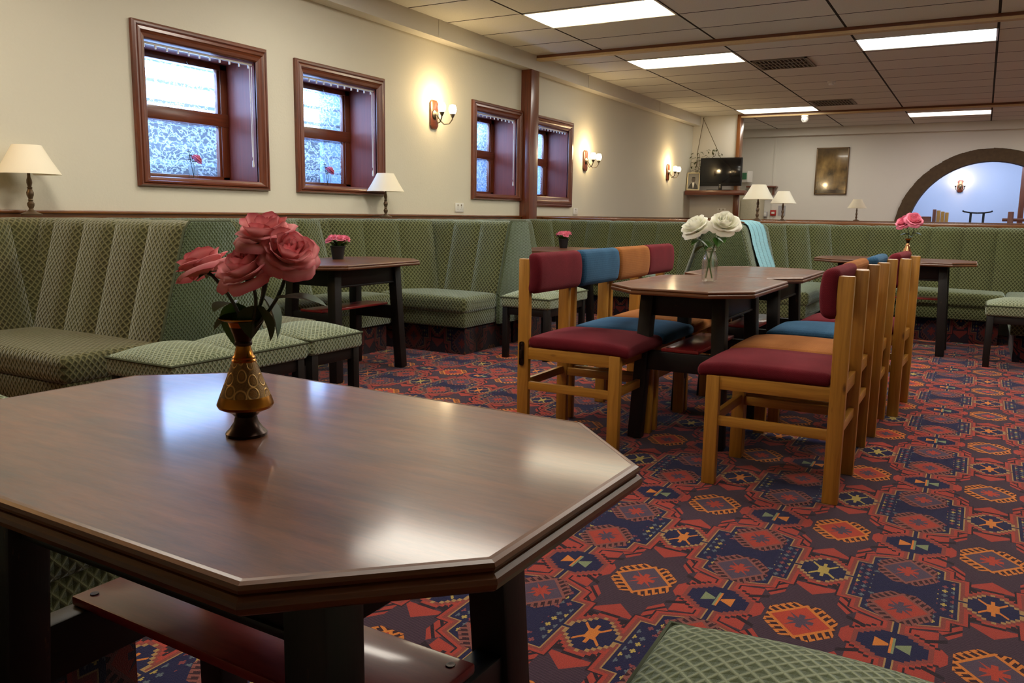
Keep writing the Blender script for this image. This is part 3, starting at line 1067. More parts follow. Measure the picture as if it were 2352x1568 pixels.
# ------------------------------------------------------------------ upholstered booths
ZT, ZS = 0.968, 0.425
FO, TO = 0.285, 0.14
def back_rows():
    rows = []
    for q in range(11):
        f = q / 10
        rows.append((FO + (TO - FO) * f, 0.40 + (ZT - .045 - .40) * f))
    for q in range(1, 6):
        a = q / 5 * PI / 2
        rows.append((TO - .045 * (1 - math.cos(a)), ZT - .045 + .045 * math.sin(a)))
    rows.append((0.0, ZT))
    return rows
BR = back_rows()
def backrest(bm, x0, x1, side, nch, A=None, dirv=None):
    """channelled padded back; local x along the bench, side = +1/-1 gives the way it faces"""
    sub = 8
    n = nch * sub
    Ln = x1 - x0
    cum = [0]
    for a, b_ in zip(BR, BR[1:]):
        cum.append(cum[-1] + math.hypot(a[0] - b_[0], a[1] - b_[1]))
    V = []
    for i in range(n + 1):
        s = (i % sub) / sub
        bul = 0.030 * (1 - abs(2 * s - 1) ** 4) if i % sub else 0.0
        rowv = []
        for j, (o, z) in enumerate(BR):
            last = j == len(BR) - 1
            f = 1 if j < 11 else max(0, 1 - (j - 10) / 6)
            fz = 0 if j < 11 else min(1, (j - 10) / 5)
            rowv.append(bm.bm.verts.new((x0 + Ln * i / n, side * (o + bul * f), z + bul * fz * .2)))
        V.append(rowv)
    for i in range(n):
        for j in range(len(BR) - 1):
            vs = [V[i][j], V[i + 1][j], V[i + 1][j + 1], V[i][j + 1]]
            us = [(Ln * i / n, cum[j]), (Ln * (i + 1) / n, cum[j]), (Ln * (i + 1) / n, cum[j + 1]), (Ln * i / n, cum[j + 1])]
            if side > 0:
                vs, us = vs[::-1], us[::-1]
            f = bm.bm.faces.new(vs)
            f[bm.fl] = 1
            for l, u in zip(f.loops, us): l[bm.uv].uv = u
def bench(name, label, loc, rz, Ln, nch, sides, seat_front=0.755, seats=None, end=True, corner=None, group='green upholstered booth benches', fab='moq'):
    t = thing(name, label, 'bench', loc, rz, group)
    Pp = lambda o: o.matrix_local
    for s in sides:
        bm = MB(); backrest(bm, 0, Ln, s, nch); bm.build('backrest', M[fab], t)
        x0, x1 = (seats or {}).get(s, (0, Ln))
        d0, d1 = FO - .01, seat_front
        bm = MB()
        nn = max(6, int((x1 - x0) / .09))
        bm.rblock(((x0 + x1) / 2, s * (d0 + d1) / 2, ZS - .06), (x1 - x0, d1 - d0, .12), .035, .018, nn)
        bm.build('seat', M[fab], t)
        bm = MB()
        bm.span((x0 + .012, s * d0, .2), (x1 - .012, s * (d1 - .018), ZS - .11), .012, wood=False)
        bm.build('seat_base', M[fab], t)
        bm = MB()
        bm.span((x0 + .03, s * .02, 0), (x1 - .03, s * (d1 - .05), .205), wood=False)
        bm.build('plinth', M['carpet_shaded'], t)
    if end:
        bm = MB()
        lo = -FO - .02 if -1 in sides else -.05
        hi = FO + .02 if 1 in sides else .05
        lt = -TO - .005 if -1 in sides else -.05
        ht = TO + .005 if 1 in sides else .05
        poly = [(lo, .19), (hi, .19), (hi, .42), (ht, ZT - .03), (ht - .03, ZT + .004), (lt + .03, ZT + .004), (lt, ZT - .03), (lo, .42)]
        bm.prism(poly, 'x', Ln - .004, Ln + .028, .006)
        e = bm.build('end_panel', M['moq_plain'], t)
        bm = MB()
        pts = [(Ln + .014, p[0] * 1.0, p[1]) for p in poly[2:8]]
        bm.tube(pts, .009, 6)
        bm.build('piping', M['piping'], e)
    if corner:
        (ax, ay), (bx, by), nc, cs = corner
        bm = MB()
        d = Vector((bx - ax, by - ay, 0)); ln = d.length; ang = math.atan2(d.y, d.x)
        # the corner piece faces to the left of a->b rotated; its foot line runs a->b
        backrest(bm, 0, ln, cs, nc)
        o = bm.build('corner_backrest', M[fab], t)
        o.matrix_local = Matrix.Translation((ax, ay, .004)) @ Matrix.Rotation(ang, 4, 'Z')
    return t
NZ = -PI / 2
# partition between first and second booth, second and third booth
bench('partition_bench', 'green high-backed double bench nearest the camera, behind the pink roses', (-4.46, 2.705, 0), 0, 1.26, 5, (1, -1), seats={1: (.28, 1.26), -1: (.28, 1.26)}, fab='moq_warmlit')
bench('partition_bench', 'green high-backed double bench with its tall end panel beside the front red chair', (-4.46, 5.705, 0), 0, 1.26, 5, (1, -1), seats={1: (.28, 1.26), -1: (.28, 1.26)},
      corner=((.03, -.885), (.50, -.165), 3, -1))
# benches along the window wall
bench('wall_bench', 'dark green wall bench in the nearest booth under the cream lamp', (-4.46, 2.66, 0), NZ, 3.0, 12, (1,), .66, {1: (.79, 3.0)}, end=False, fab='moq_warmlit')
bench('wall_bench', 'green wall bench behind the booth table with potted pink flowers, below the second window', (-4.46, 5.66, 0), NZ, 2.91, 12, (1,), .66, {1: (.76, 2.18)}, end=False)
bench('wall_bench', 'green wall bench in the third booth beyond the wooden post', (-4.46, 8.55, 0), NZ, 2.8, 11, (1,), .66, {1: (.65, 2.05)}, end=False)
# benches along the low partition
bench('partition_wall_bench', 'green bench facing out of the third booth, behind the row of left chairs', (-2.2, 8.6, 0), PI, 2.2, 8, (1,), .75, {1: (.45, 1.9)}, end=False,
      corner=((1.95, .04), (2.24, .52), 2, 1))
bench('partition_wall_bench', 'long green bench under the arch, behind the table with one rose vase', (0.9, 8.6, 0), PI, 2.6, 10, (1,), .75, {1: (.68, 2.1)}, end=False,
      corner=((2.25, .04), (2.80, .50), 3, 1))
bench('partition_bench', 'green double bench standing end-on with the pale blue throw over it', (-1.93, 8.38, 0), NZ, 1.31, 5, (1, -1), .735)
bench('partition_bench', 'green bench at the right edge behind the green stool', (0.96, 8.38, 0), NZ, 1.36, 5, (-1, 1), .735)
# low partition behind the benches with its polished ledge
b = MB(); b.span((-4.5, 8.66, 0), (XR, 8.9, .96))
struct(b.build('wall_middle_low', M['wallwhite'], smooth=False))
b = MB(); b.span((-4.5, 8.62, .965), (XR, 9.02, 1.0), .008, 3)
struct(b.build('trim_14', M['rail']))
# bench close to the camera on the left, seen under the table
t = thing('side_bench', 'green upholstered bench seat seen under the left end of the foreground table', 'bench', (-1.72, 0.25, 0), 0, 'green upholstered booth benches')
bm = MB(); bm.rblock((0, 0, .40), (.6, 1.6, .12), .035, .015, 8); bm.build('seat', M['moq'], t)
bm = MB(); bm.span((-.29, -.79, .18), (.285, .79, .35), .012, wood=False); bm.build('seat_base', M['moq'], t)
bm = MB(); bm.span((-.26, -.76, 0), (.25, .76, .185), wood=False); bm.build('plinth', M['carpet_shaded'], t)

# ------------------------------------------------------------------ tables
def octagon(hx_, hy, c):
    return [(hx_ - c, -hy), (hx_, -hy + c), (hx_, hy - c), (hx_ - c, hy), (-hx_ + c, hy), (-hx_, hy - c), (-hx_, -hy + c), (-hx_ + c, -hy)]
def offset(poly, d):
    n = len(poly); out = []
    for i in range(n):
        p0, p1, p2 = Vector(poly[i - 1]), Vector(poly[i]), Vector(poly[(i + 1) % n])
        e1, e2 = (p1 - p0).normalized(), (p2 - p1).normalized()
        n1, n2 = Vector((e1.y, -e1.x)), Vector((e2.y, -e2.x))
        k = d / (1 + n1.dot(n2))
        out.append(tuple(p1 + (n1 + n2) * k))
    return out
TH = 0.72
def make_table(label, loc, rz, hl=0.505, hy=0.325):
    t = thing('octagonal_table', label, 'table', loc, rz, 'octagonal pub tables')
    poly = octagon(hl, hy, .155)
    bm = MB()
    top = offset(poly, -.006)
    lowp = offset(poly, -.02)
    bm.face([(x, y, TH) for x, y in top])
    bm.face([(x, y, TH - .028) for x, y in lowp][::-1])
    for k in range(8):
        k2 = (k + 1) % 8
        bm.face([(*lowp[k], TH - .028), (*lowp[k2], TH - .028), (*top[k2], TH), (*top[k], TH)])
    bm.build('tabletop', M['top'], t, smooth=False)
    prof = [(-.009, TH - .002), (-.006, TH + .0006), (-.002, TH), (.002, TH - .002), (.0035, TH - .006), (.002, TH - .010), (-.0015, TH - .0115),
            (.002, TH - .0125), (.006, TH - .016), (.007, TH - .021), (.005, TH - .027), (.001, TH - .030), (-.012, TH - .031), (-.04, TH - .031)]
    rings = [(offset(poly, d), z) for d, z in prof]
    bm = MB()
    for (A, za), (B, zb) in zip(rings, rings[1:]):
        for k in range(8):
            k2 = (k + 1) % 8
            ln = (Vector(A[k2]) - Vector(A[k])).length
            bm.face([(*B[k], zb), (*B[k2], zb), (*A[k2], za), (*A[k], za)], [(k * 1.3, zb), (k * 1.3 + ln, zb), (k * 1.3 + ln, za), (k * 1.3, za)])
    bm.build('edge_moulding', M['mould'], t, angle=50)
    lx, ly = hl - .215, .165
    fx, fy = hl - .185, .195
    zt = TH - .030
    for sx in (-1, 1):
        for sy in (-1, 1):
            bm = MB()
            bm.bar((sx * fx, sy * fy, 0.002), (sx * lx, sy * ly, zt), .062, .062, .006)
            bm.build('leg', M['black'], t)
    bm = MB()
    for s in (-1, 1):
        bm.span((-lx, s * (ly + .004) - .011, zt - .11), (lx, s * (ly + .004) + .011, zt), .003)
        bm.span((s * lx - .011, -ly, zt - .11), (s * lx + .011, ly, zt), .003)
        bm.span((-lx, s * (ly + .009) - .011, zt - .118), (lx, s * (ly + .009) + .011, zt - .106), .003)
    bm.build('apron', M['black'], t)
    mx, my = lx + (fx - lx) * .45, ly + (fy - ly) * .45
    for s in (-1, 1):
        bm = MB()
        bm.span((s * mx - .022, -my, .33), (s * mx + .022, my, .418), .004)
        bm.build('end_rail', M['black'], t)
    bm = MB()
    sh = mx + .015
    bm.span((-sh, -.088, .418), (sh, .088, .434), .004)
    o = bm.build('shelf', M['shelf'], t)
    bm = MB()
    for sx in (-1, 1):
        for sy in (-1, 1):
            bm.lathe([(.0065, 0), (.0065, .0015), (.003, .0015), (0, .0005)], 10, (sx * (sh - .025), sy * .065, .434))
    bm.build('screw', M['iron'], o)
    return t
make_table('octagonal brown table nearest the camera with the brass vase of pink roses', (-.86, .787, 0), math.radians(-1.3))
make_table('octagonal table between the coloured chairs with the glass bottle of white roses', (-1.143, 3.87, 0), PI / 2, .495)
make_table('octagonal table behind the bottle table, empty, at the far end of the chair rows', (-1.143, 4.96, -.006), PI / 2)
make_table('octagonal table in the second booth with the black pot of pink flowers', (-3.52, 4.04, 0), PI / 2)
make_table('octagonal table in the third booth with the farther pot of pink flowers', (-3.36, 6.78, 0), PI / 2)
make_table('octagonal table before the long green bench with a single pink rose vase', (-.59, 7.2, 0), 0, .575)

# ------------------------------------------------------------------ pine chairs
def make_chair(color, label):
    """local: faces +x, origin under the middle; rear posts at x=-.225"""
    t = thing('dining_chair', label, 'chair', group='pine chairs with coloured pads')
    W = .205
    for sy in (-1, 1):
        bm = MB(); bm.box((.225, sy * W, .2155), (.052, .036, .431), .004); bm.build('leg', M['pine'], t)
        bm = MB(); bm.box((-.225, sy * W, .4165), (.056, .030, .833), .005); bm.build('back_post', M['pine'], t)
    bm = MB()
    for sy in (-1, 1): bm.span((-.2, sy * W - .012, .378), (.2, sy * W + .012, .432), .003)
    for sx in (-1, 1): bm.span((sx * .222 - .011, -W, .378), (sx * .222 + .011, W, .432), .003)
    bm.build('seat_frame', M['pine'], t)
    for sy in (-1, 1):
        bm = MB(); bm.span((-.2, sy * W - .01, .236), (.2, sy * W + .01, .274), .003); bm.build('stretcher', M['pine'], t)
    for xx in (-.227, .22):
        bm = MB(); bm.span((xx - .011, -W, .243), (xx + .011, W, .281), .003); bm.build('cross_rail', M['pine'], t)
    bm = MB()
    def sh(p):
        f = max(0, min(1, (p.x + .1) / .38))
        return (p.x, p.y, p.z - .018 * max(0, (p.x - .12) / .16) ** 2)
    bm.rblock((.045, 0, .456), (.49, .45, .05), .022, .022, 8, shape=sh)
    bm.build('seat_cushion', M[color], t)
    bm = MB()
    def sb(p):
        x = p.x
        zc = (p.z) / .09
        x += .012 * (1 - zc * zc) - .012
        x -= .025 * (2 * p.y / .49) ** 2 * 0
        return (x, p.y, p.z)
    bm.rblock((-.168, 0, .768), (.062, .465, .182), .028, 0, 8, shape=sb)
    bm.build('back_cushion', M[color], t)
    return t
protos = {}
def place_chair(color, x, y, face, label):
    rz = 0 if face > 0 else PI
    if color not in protos:
        t = make_chair(color, label); protos[color] = t
        t.location = (x, y, 0); t.rotation_euler = (0, 0, rz)
    else:
        t = dup(protos[color], (x, y, 0), rz, label)
    return t
first = place_chair('red', -1.549, 3.455, 1, 'red pine chair at the front of the left row, with a dark metal bracket')
place_chair('blue', -1.55, 3.94, 1, 'blue pine chair in the left row, between the front red and the orange one')
place_chair('orange', -1.55, 4.41, 1, 'orange pine chair in the left row, behind the blue one')
place_chair('red', -1.56, 4.88, 1, 'red pine chair at the far end of the left row, behind the orange one')
place_chair('red', -.622, 3.285, -1, 'red pine chair at the front of the right row, nearest the camera')
place_chair('orange', -.63, 3.755, -1, 'orange pine chair in the right row, behind the front red one')
place_chair('blue', -.61, 4.38, -1, 'blue pine chair in the right row, behind the orange one')
c4 = place_chair('red', -.545, 4.90, -1, 'red pine chair at the far end of the right row, pulled slightly out')
c4.rotation_euler = (0, 0, PI - .04)
# iron linking bracket on the first chair's near rear post
bm = MB()
bm.box((-.228, -.2235, .402), (.022, .006, .11), .008)
bm.box((-.228, -.230, .400), (.014, .012, .04), .004)
for zz in (.442, .362): bm.lathe([(.004, 0), (.003, .003), (0, .003)], 8, M=Matrix.Translation((-.228, -.2265, zz)) @ Matrix.Rotation(PI / 2, 4, 'X'))
br = bm.build('bracket', M['iron'], first)
br['label'] = 'dark metal linking bracket'

# ------------------------------------------------------------------ stools
def make_stool(label, lx=.40, ly=.36):
    t = thing('low_stool', label, 'stool', group='green upholstered stools')
    bm = MB()
    bm.rblock((0, 0, .408), (lx, ly, .078), .018, .052, 8)
    o = bm.build('seat_cushion', M['stoolfab'], t)
    bm = MB()
    hx_, hy = lx / 2 - .002, ly / 2 - .002
    pts = []
    for k in range(17):
        q = k % 16; s = q // 4; f = (q % 4) / 4
        c = [(-hx_, -hy), (hx_, -hy), (hx_, hy), (-hx_, hy)]
        a, d = c[s], c[(s + 1) % 4]
        pts.append((a[0] + (d[0] - a[0]) * f, a[1] + (d[1] - a[1]) * f, .441))
    bm.tube(pts, .0055, 6, caps=False)
    bm.build('piping', M['piping'], o)
    bm = MB()
    ex, ey = lx / 2 - .035, ly / 2 - .035
    for s in (-1, 1):
        bm.span((-ex, s * ey - .012, .315), (ex, s * ey + .012, .372), .003)
        bm.span((s * ex - .012, -ey, .315), (s * ex + .012, ey, .372), .003)
    bm.build('frame', M['black'], t)
    for sx in (-1, 1):
        for sy in (-1, 1):
            bm = MB(); bm.box((sx * ex, sy * ey, .186), (.042, .042, .372), .004); bm.build('leg', M['black'], t)
    return t
s0 = make_stool('green stool by the nearest booth, first in its row beside the brass vase')
s0.location = (-2.80, 2.18, 0)
dup(s0, (-2.80, 2.55, 0), 0, 'green stool by the nearest booth, second in its row, right behind the brass vase')
dup(s0, (-2.82, 2.95, 0), 0, 'green stool by the nearest booth, third and farthest in its row')
dup(s0, (-2.73, 1.21, 0), 0, 'green stool mostly hidden at the left edge behind the foreground table')
dup(s0, (-2.77, 5.24, 0), 0, 'green stool behind the front red chair, beside the second booth')
dup(s0, (-2.87, 5.75, 0), 0, 'green stool tucked behind another stool, seen past the blue chair post')
dup(s0, (.27, 6.84, 0), 0, 'green stool at the right edge in front of the green bench')
s7 = dup(s0, (-.125, .868, 0), math.radians(2), 'pale green stool cropped by the bottom edge, close to the camera')
s7.scale = (1.0, 1.02, 1.06)

# ------------------------------------------------------------------ lamps
def make_lamp(label):
    t = thing('table_lamp', label, 'lamp', group='small table lamps with cream shades')
    bm = MB()
    bm.lathe([(0, 0), (.05, 0), (.052, .008), (.03, .016), (.016, .024), (.010, .034), (.017, .05), (.018, .062), (.010, .074), (.013, .08), (.010, .086), (.017, .105), (.018, .12), (.010, .138), (.014, .144), (.009, .15), (.014, .17), (.013, .185), (.008, .2), (.007, .235)], 20)
    bm.build('stem', M['lampstem'], t)
    bm = MB()
    bm.lathe([(.156, .215), (.155, .218), (.112, .287), (.070, .365), (.068, .365), (.110, .285), (.153, .217)], 40)
    bm.build('lamp_shade', M['shade'], t)
    return t
l0 = make_lamp('cream table lamp at the left edge, behind the nearest booth bench')
l0.location = (-4.41, 2.575, .985)
dup(l0, (-4.39, 5.56, .985), 0, 'cream table lamp under the second window')
dup(l0, (-2.035, 8.70, 1.0), 0, 'cream table lamp on the ledge, left and taller of the pair beside the television')
dup(l0, (-1.835, 8.955, 1.0), 0, 'pale blue-white lit table lamp on the ledge, right and lower of the pair', scale=.84)
dup(l0, (-1.785, 14.36, 1.005), 0, 'small distant table lamp under the picture', scale=.93)

# ------------------------------------------------------------------ wall sconces
GLOW = emis('lit glass tulip shade', (1.0, 0.76, 0.42, 1), 8)
def make_sconce(label):
    """local: wall is x=0, faces +x"""
    t = thing('wall_sconce', label, 'wall lamp', group='twin candle wall sconces')
    bm = MB()
    poly = [(-.035, -.13), (.035, -.13), (.06, -.1), (.06, .1), (.035, .13), (-.035, .13), (-.06, .1), (-.06, -.1)]
    bm.prism(poly, 'x', 0.001, .02, .004)
    bm.build('back_plate', M['mahog'], t)
    bm = MB()
    bm.lathe([(.045, 0), (.043, .01), (.028, .02), (.02, .03), (0, .034)], 20, M=Matrix.Translation((.02, 0, 0)) @ Matrix.Rotation(PI / 2, 4, 'Y'))
    bm.build('rosette', M['metal'], t)
    for s in (-1, 1):
        bm = MB()
        bm.tube([(.04, s * .01, 0), (.06, s * .025, -.05), (.09, s * .05, -.085), (.13, s * .075, -.08), (.155, s * .085, -.045), (.16, s * .087, -.02)], .006, 8)
        bm.lathe([(.006, -.03), (.012, -.02), (.022, .0), (.024, .008)], 14, (.16, s * .087, 0))
        bm.build('arm', M['metal'], t)
        bm = MB()
        bm.lathe([(.010, 0), (.024, .008), (.035, .03), (.038, .05), (.033, .07), (.026, .086), (.012, .09)], 18, (.16, s * .087, .002))
        bm.build('glass_shade', GLOW, t)
    return t
ZSC = 1.93
sc = make_sconce('twin-arm wall sconce between the second and third windows')
sc.location = (XW, 6.45, ZSC)
dup(sc, (XW, 9.83, 1.72), 0, 'twin-arm wall sconce right of the fourth window')
dup(sc, (XW, 13.04, 1.735), 0, 'twin-arm wall sconce nearest the framed portrait on the corner shelf')
dup(sc, (-.50, 20.59, 1.77), NZ, 'twin-arm wall sconce in the pale blue room through the arch')
def plight(loc, c, e, r=.05):
    d = bpy.data.lights.new('bulb', 'POINT'); d.color = c; d.energy = e; d.shadow_soft_size = r
    o = bpy.data.objects.new('bulb_light', d); col.objects.link(o); o.location = loc
    return o
for (y, z) in ((6.45, ZSC), (9.83, 1.72), (13.04, 1.735)):
    plight((XW + .16, y, z + .13), (1, .72, .38), 6.5, .06)
plight((XW + .25, 0.9, 2.0), (1, .60, .26), 14, .06)
plight((-.5, 20.38, 1.9), (1, .68, .34), 3, .06)
# ceiling lights outside the frame, plus fill lights added for the far rooms
def alight(x, y, c, e, z=ZC - .01, sx=1.17, sy=.57, rot=(0, 0, 0)):
    d = bpy.data.lights.new('panel and fill', 'AREA'); d.shape = 'RECTANGLE'; d.size, d.size_y = sx, sy; d.color = c; d.energy = e
    o = bpy.data.objects.new('ceiling_panel_and_fill', d); col.objects.link(o); o.location = (x, y, z); o.rotation_euler = rot
    return o
WC = (1.0, .93, .80)
for (x, y, e) in ((-3.03, 4.4, 24), (-3.03, 2.0, 24), (-.63, 4.4, 28), (-.63, 1.4, 20), (1.77, 4.4, 34), (1.77, 9.1, 34), (1.77, 13.9, 34), (-.63, 6.75, 34), (-3.03, 15.7, 12), (1.77, 15.7, 14)):  # last pair is added fill to brighten the far wall
    alight(x, y, WC, e)
alight(0, 18.7, (.55, .70, 1.0), 90, ZC - .02, 3, 2.5)  # overhead area light added to give the arch room its blue light

# ------------------------------------------------------------------ flowers
def rose_bloom(bm, c, R, up=(0, 0, 1), seed=0, open_=1.0):
    rnd = random.Random(seed)
    upv = Vector(up).normalized()
    q = Vector((0, 0, 1)).rotation_difference(upv).to_matrix()
    C = Vector(c)
    layers = [(.16, 3, .95, .0), (.36, 3, 1.0, .05), (.60, 4, 1.0, .12), (.86, 4, .96, .30), (1.06, 5, .78, .55), (1.16, 4, .5, .8)]
    for li, (o, n, H, curl) in enumerate(layers):
        ph0 = rnd.uniform(0, 6.28)
        for k in range(n):
            ph = ph0 + 2 * PI * k / n + rnd.uniform(-.18, .18)
            hw = (2 * PI / n) * (.74 if n > 3 else .66)
            oo = o * rnd.uniform(.92, 1.08) * (open_ if li > 2 else 1)
            hh = H * rnd.uniform(.93, 1.07)
            tw = rnd.uniform(-.25, .25)
            def fn(u, v, ph=ph, hw=hw, oo=oo, hh=hh, curl=curl, tw=tw, li=li):
                s = u * 2 - 1
                w = hw * (min(1, .35 + v * 1.3)) * math.sqrt(max(0.0, 1 - (max(0, v - .55) / .45) ** 2 * .72))
                a = ph + s * w + tw * v * .3
                rr = R * oo * (math.sin(min(1, v * 1.12) * PI / 2) ** .8) * (.9 + .1 * (1 - s * s)) + R * .03
                zz = R * (hh * v ** 1.15 * 1.25 - .38) - R * .10 * s * s * v
                cv = max(0, v - .55) / .45
                rr += R * curl * .42 * cv * cv
                zz -= R * curl * .62 * cv ** 2.2
                rr += R * .035 * math.sin(7 * s + li) * cv
                p = Vector((rr * math.cos(a), rr * math.sin(a), zz))
                return C + q @ p
            bm.grid(fn, 8, 9, lambda u, v: (u, v))
def leaf(bm, base, dirv, Ln, Wd, droop=.2, up=(0, 0, 1)):
    d = Vector(dirv).normalized(); upv = Vector(up)
    side = d.cross(upv).normalized(); nn = side.cross(d).normalized()
    B = Vector(base)
    def fn(u, v):
        s = u * 2 - 1
        w = Wd * math.sin(PI * min(1, v * .97 + .03) ** .85) ** .8
        return B + d * Ln * v + side * s * w + nn * (abs(s) * w * .35 - droop * Ln * v * v)
    bm.grid(fn, 4, 8, lambda u, v: (u, v))
def make_rose(name, label, base, head, R, petal, stemm, leafm, leaves, up, seed, group, sr=.0025, bend=.02):
    t = thing(name, label, 'flower', base, 0, group)
    b0 = Vector(base); h = Vector(head) - b0
    bm = MB()
    pts = []
    for k in range(9):
        f = k / 8
        p = h * f; p.x += bend * math.sin(PI * f)
        pts.append(p)
    pts[-1] = h - Vector(up).normalized() * R * .3
    bm.tube(pts, sr, 7); bm.build('stem', stemm, t)
    bm = MB()
    rose_bloom(bm, h, R, up, seed)
    bm.build('bloom', petal, t, angle=80)
    bm = MB()
    for k in range(5):
        a = k * 2 * PI / 5
        q = Vector((0, 0, 1)).rotation_difference(Vector(up).normalized()).to_matrix()
        leaf(bm, h - Vector(up).normalized() * R * .36, q @ Vector((math.cos(a), math.sin(a), .1)), R * .7, R * .14, .3)
    bm.build('sepals', leafm, t)
    for (f, d, ln, wd) in leaves:
        bm = MB()
        leaf(bm, pts[int(f * 8)], d, ln, wd, .25)
        bm.build('leaf', leafm, t)
    return t

def make_vase(label, loc):
    t = thing('brass_vase', label, 'vase', loc, 0, 'small brass bud vases')
    bm = MB(); bm.lathe([(0, 0), (0.0277, 0), (0.0281, .004), (0.0223, .010), (0.0166, .019), (0.0148, .027), (0.0202, .033)], 36); bm.build('foot', M['brass_dark'], t)
    bm = MB(); bm.lathe([(0.0202, .033), (0.0360, .040), (0.0382, .044), (0.0376, .047), (0.0338, .057)], 40); bm.build('base_band', M['brass_band'], t)
    bm = MB(); bm.lathe([(0.0338, .057), (0.0241, .082), (0.0162, .104)], 40); bm.build('engraved_body', M['brass_eng'], t)
    bm = MB(); bm.lathe([(0.0162, .104), (0.0167, .106), (0.0150, .108), (0.0156, .1105), (0.0134, .113), (0.0109, .121), (0.0097, .126)], 36); bm.build('neck', M['brass_band'], t)
    bm = MB(); bm.lathe([(0.0097, .126), (0.0119, .1275), (0.0119, .130), (0.0108, .1325), (0.0126, .139), (0.0176, .152)], 36); bm.build('throat', M['brass_dark'], t)
    bm = MB(); bm.lathe([(0.0176, .152), (0.0202, .159), (0.0313, .163), (0.0313, .1645), (0.0209, .162), (0.0166, .152), (0.0086, .132)], 40); bm.build('rim', M['brass_band'], t)
    return t
vf = make_vase('engraved brass bud vase on the foreground table', (-.868, .785, TH))
vf.rotation_euler = (0, 0, 1.0)
v2 = dup(vf, (-.505, 7.25, TH), 0, 'copper-coloured bud vase on the table under the arch')
for ch in v2.children:
    if ch.name.split('.')[0] in ('engraved_body', 'base_band', 'neck'):
        ch.data = ch.data.copy(); ch.data.materials.clear(); ch.data.materials.append(M['copper'])
RB = (-.868, .785, .855)
def rr(x, y, z): return (x, y, z)
PG = 'pink roses in the brass vase'
make_rose('pink_rose', 'pink rose highest in the brass vase on the foreground table', RB, rr(-.824, .79, .998), .031, M['pinkpetal'], M['stem'], M['leaf'], [], (.12, -.3, 1), 11, PG)
make_rose('pink_rose', 'pink rose drooping to the left in the brass vase', RB, rr(-.928, .775, .952), .030, M['pinkpetal'], M['stem'], M['leafl'], [(.5, (-.7, .1, -.05), .05, .016), (.62, (-.25, .3, -.75), .065, .022), (.38, (-.9, -.1, -.3), .05, .012)], (-.38, -.15, .9), 5, PG)
make_rose('pink_rose', 'pink rose facing forward at the centre front of the brass vase', RB, rr(-.830, .762, .953), .031, M['pinkpetal'], M['stem'], M['leaf'], [(.62, (.2, .3, -.55), .05, .026), (.55, (-.5, .2, -.7), .05, .02)], (-.05, -.55, .8), 23, PG)
make_rose('pink_rose', 'pink rose leaning to the right in the brass vase', RB, rr(-.782, .79, .974), .029, M['pinkpetal'], M['stem'], M['leaf'], [(.5, (.9, .15, .15), .075, .017)], (.55, -.3, .7), 31, PG)
make_rose('pink_rose', 'pink rose tucked behind the others at the middle of the brass vase', RB, rr(-.866, .82, .972), .030, M['pinkpetal'], M['stem'], M['leaf'], [(.5, (.3, .2, -.6), .06, .025)], (-.15, -.3, .9), 47, PG)

# glass bottle with two white roses
t = thing('glass_bottle', 'clear glass milk bottle on the table between the chairs', 'bottle', (-1.118, 3.885, TH + .001))
bm = MB()
bm.lathe([(0, .004), (.030, .004), (.036, .010), (.038, .03), (.038, .095), (.034, .118), (.024, .138), (.0225, .150), (.027, .153), (.027, .158), (.024, .161), (.0265, .164), (.0265, .170),
          (.0225, .170), (.0205, .150), (.022, .138), (.031, .117), (.0355, .095), (.0355, .03), (.033, .012), (0, .009)], 32)
bm.build('bottle_glass', M['glass'], t)
WG = 'white roses in the glass bottle'
WB = (-1.118, 3.885, TH + .02)
make_rose('white_rose', 'white rose on the left in the glass bottle', (-1.105, 3.885, TH + .02), (-1.194, 3.88, .98), .053, M['whitepetal'], M['steml'], M['leafl'], [(.76, (-.3, -.5, -.1), .065, .026), (.78, (.7, -.5, -.25), .065, .026), (.7, (-.7, .1, -.3), .06, .024)], (-.3, -.5, .8), 3, WG, .003, .012)
make_rose('white_rose', 'white rose on the right in the glass bottle', (-1.135, 3.885, TH + .02), (-1.058, 3.885, 1.0), .053, M['whitepetal'], M['steml'], M['leafl'], [(.78, (.5, -.5, -.1), .065, .026), (.72, (-.5, -.6, -.2), .06, .026), (.76, (.2, -.6, -.5), .055, .024)], (.25, -.6, .75), 8, WG, .003, -.012)
PR = 'pink roses in the far vase'
make_rose('pink_rose', 'single small pink rose on the left in the far vase under the arch', (-.505, 7.25, TH + .14), (-.545, 7.25, TH + .29), .05, M['palepink'], M['stem'], M['leaf'], [(.4, (-.8, -.4, .1), .07, .025)], (-.4, -.5, .7), 61, PR)
make_rose('pink_rose', 'single small pink rose on the right in the far vase under the arch', (-.505, 7.25, TH + .14), (-.475, 7.22, TH + .31), .052, M['palepink'], M['stem'], M['leaf'], [(.4, (.8, -.4, .1), .07, .025), (.3, (0, -.8, .1), .05, .03)], (.3, -.55, .7), 67, PR)

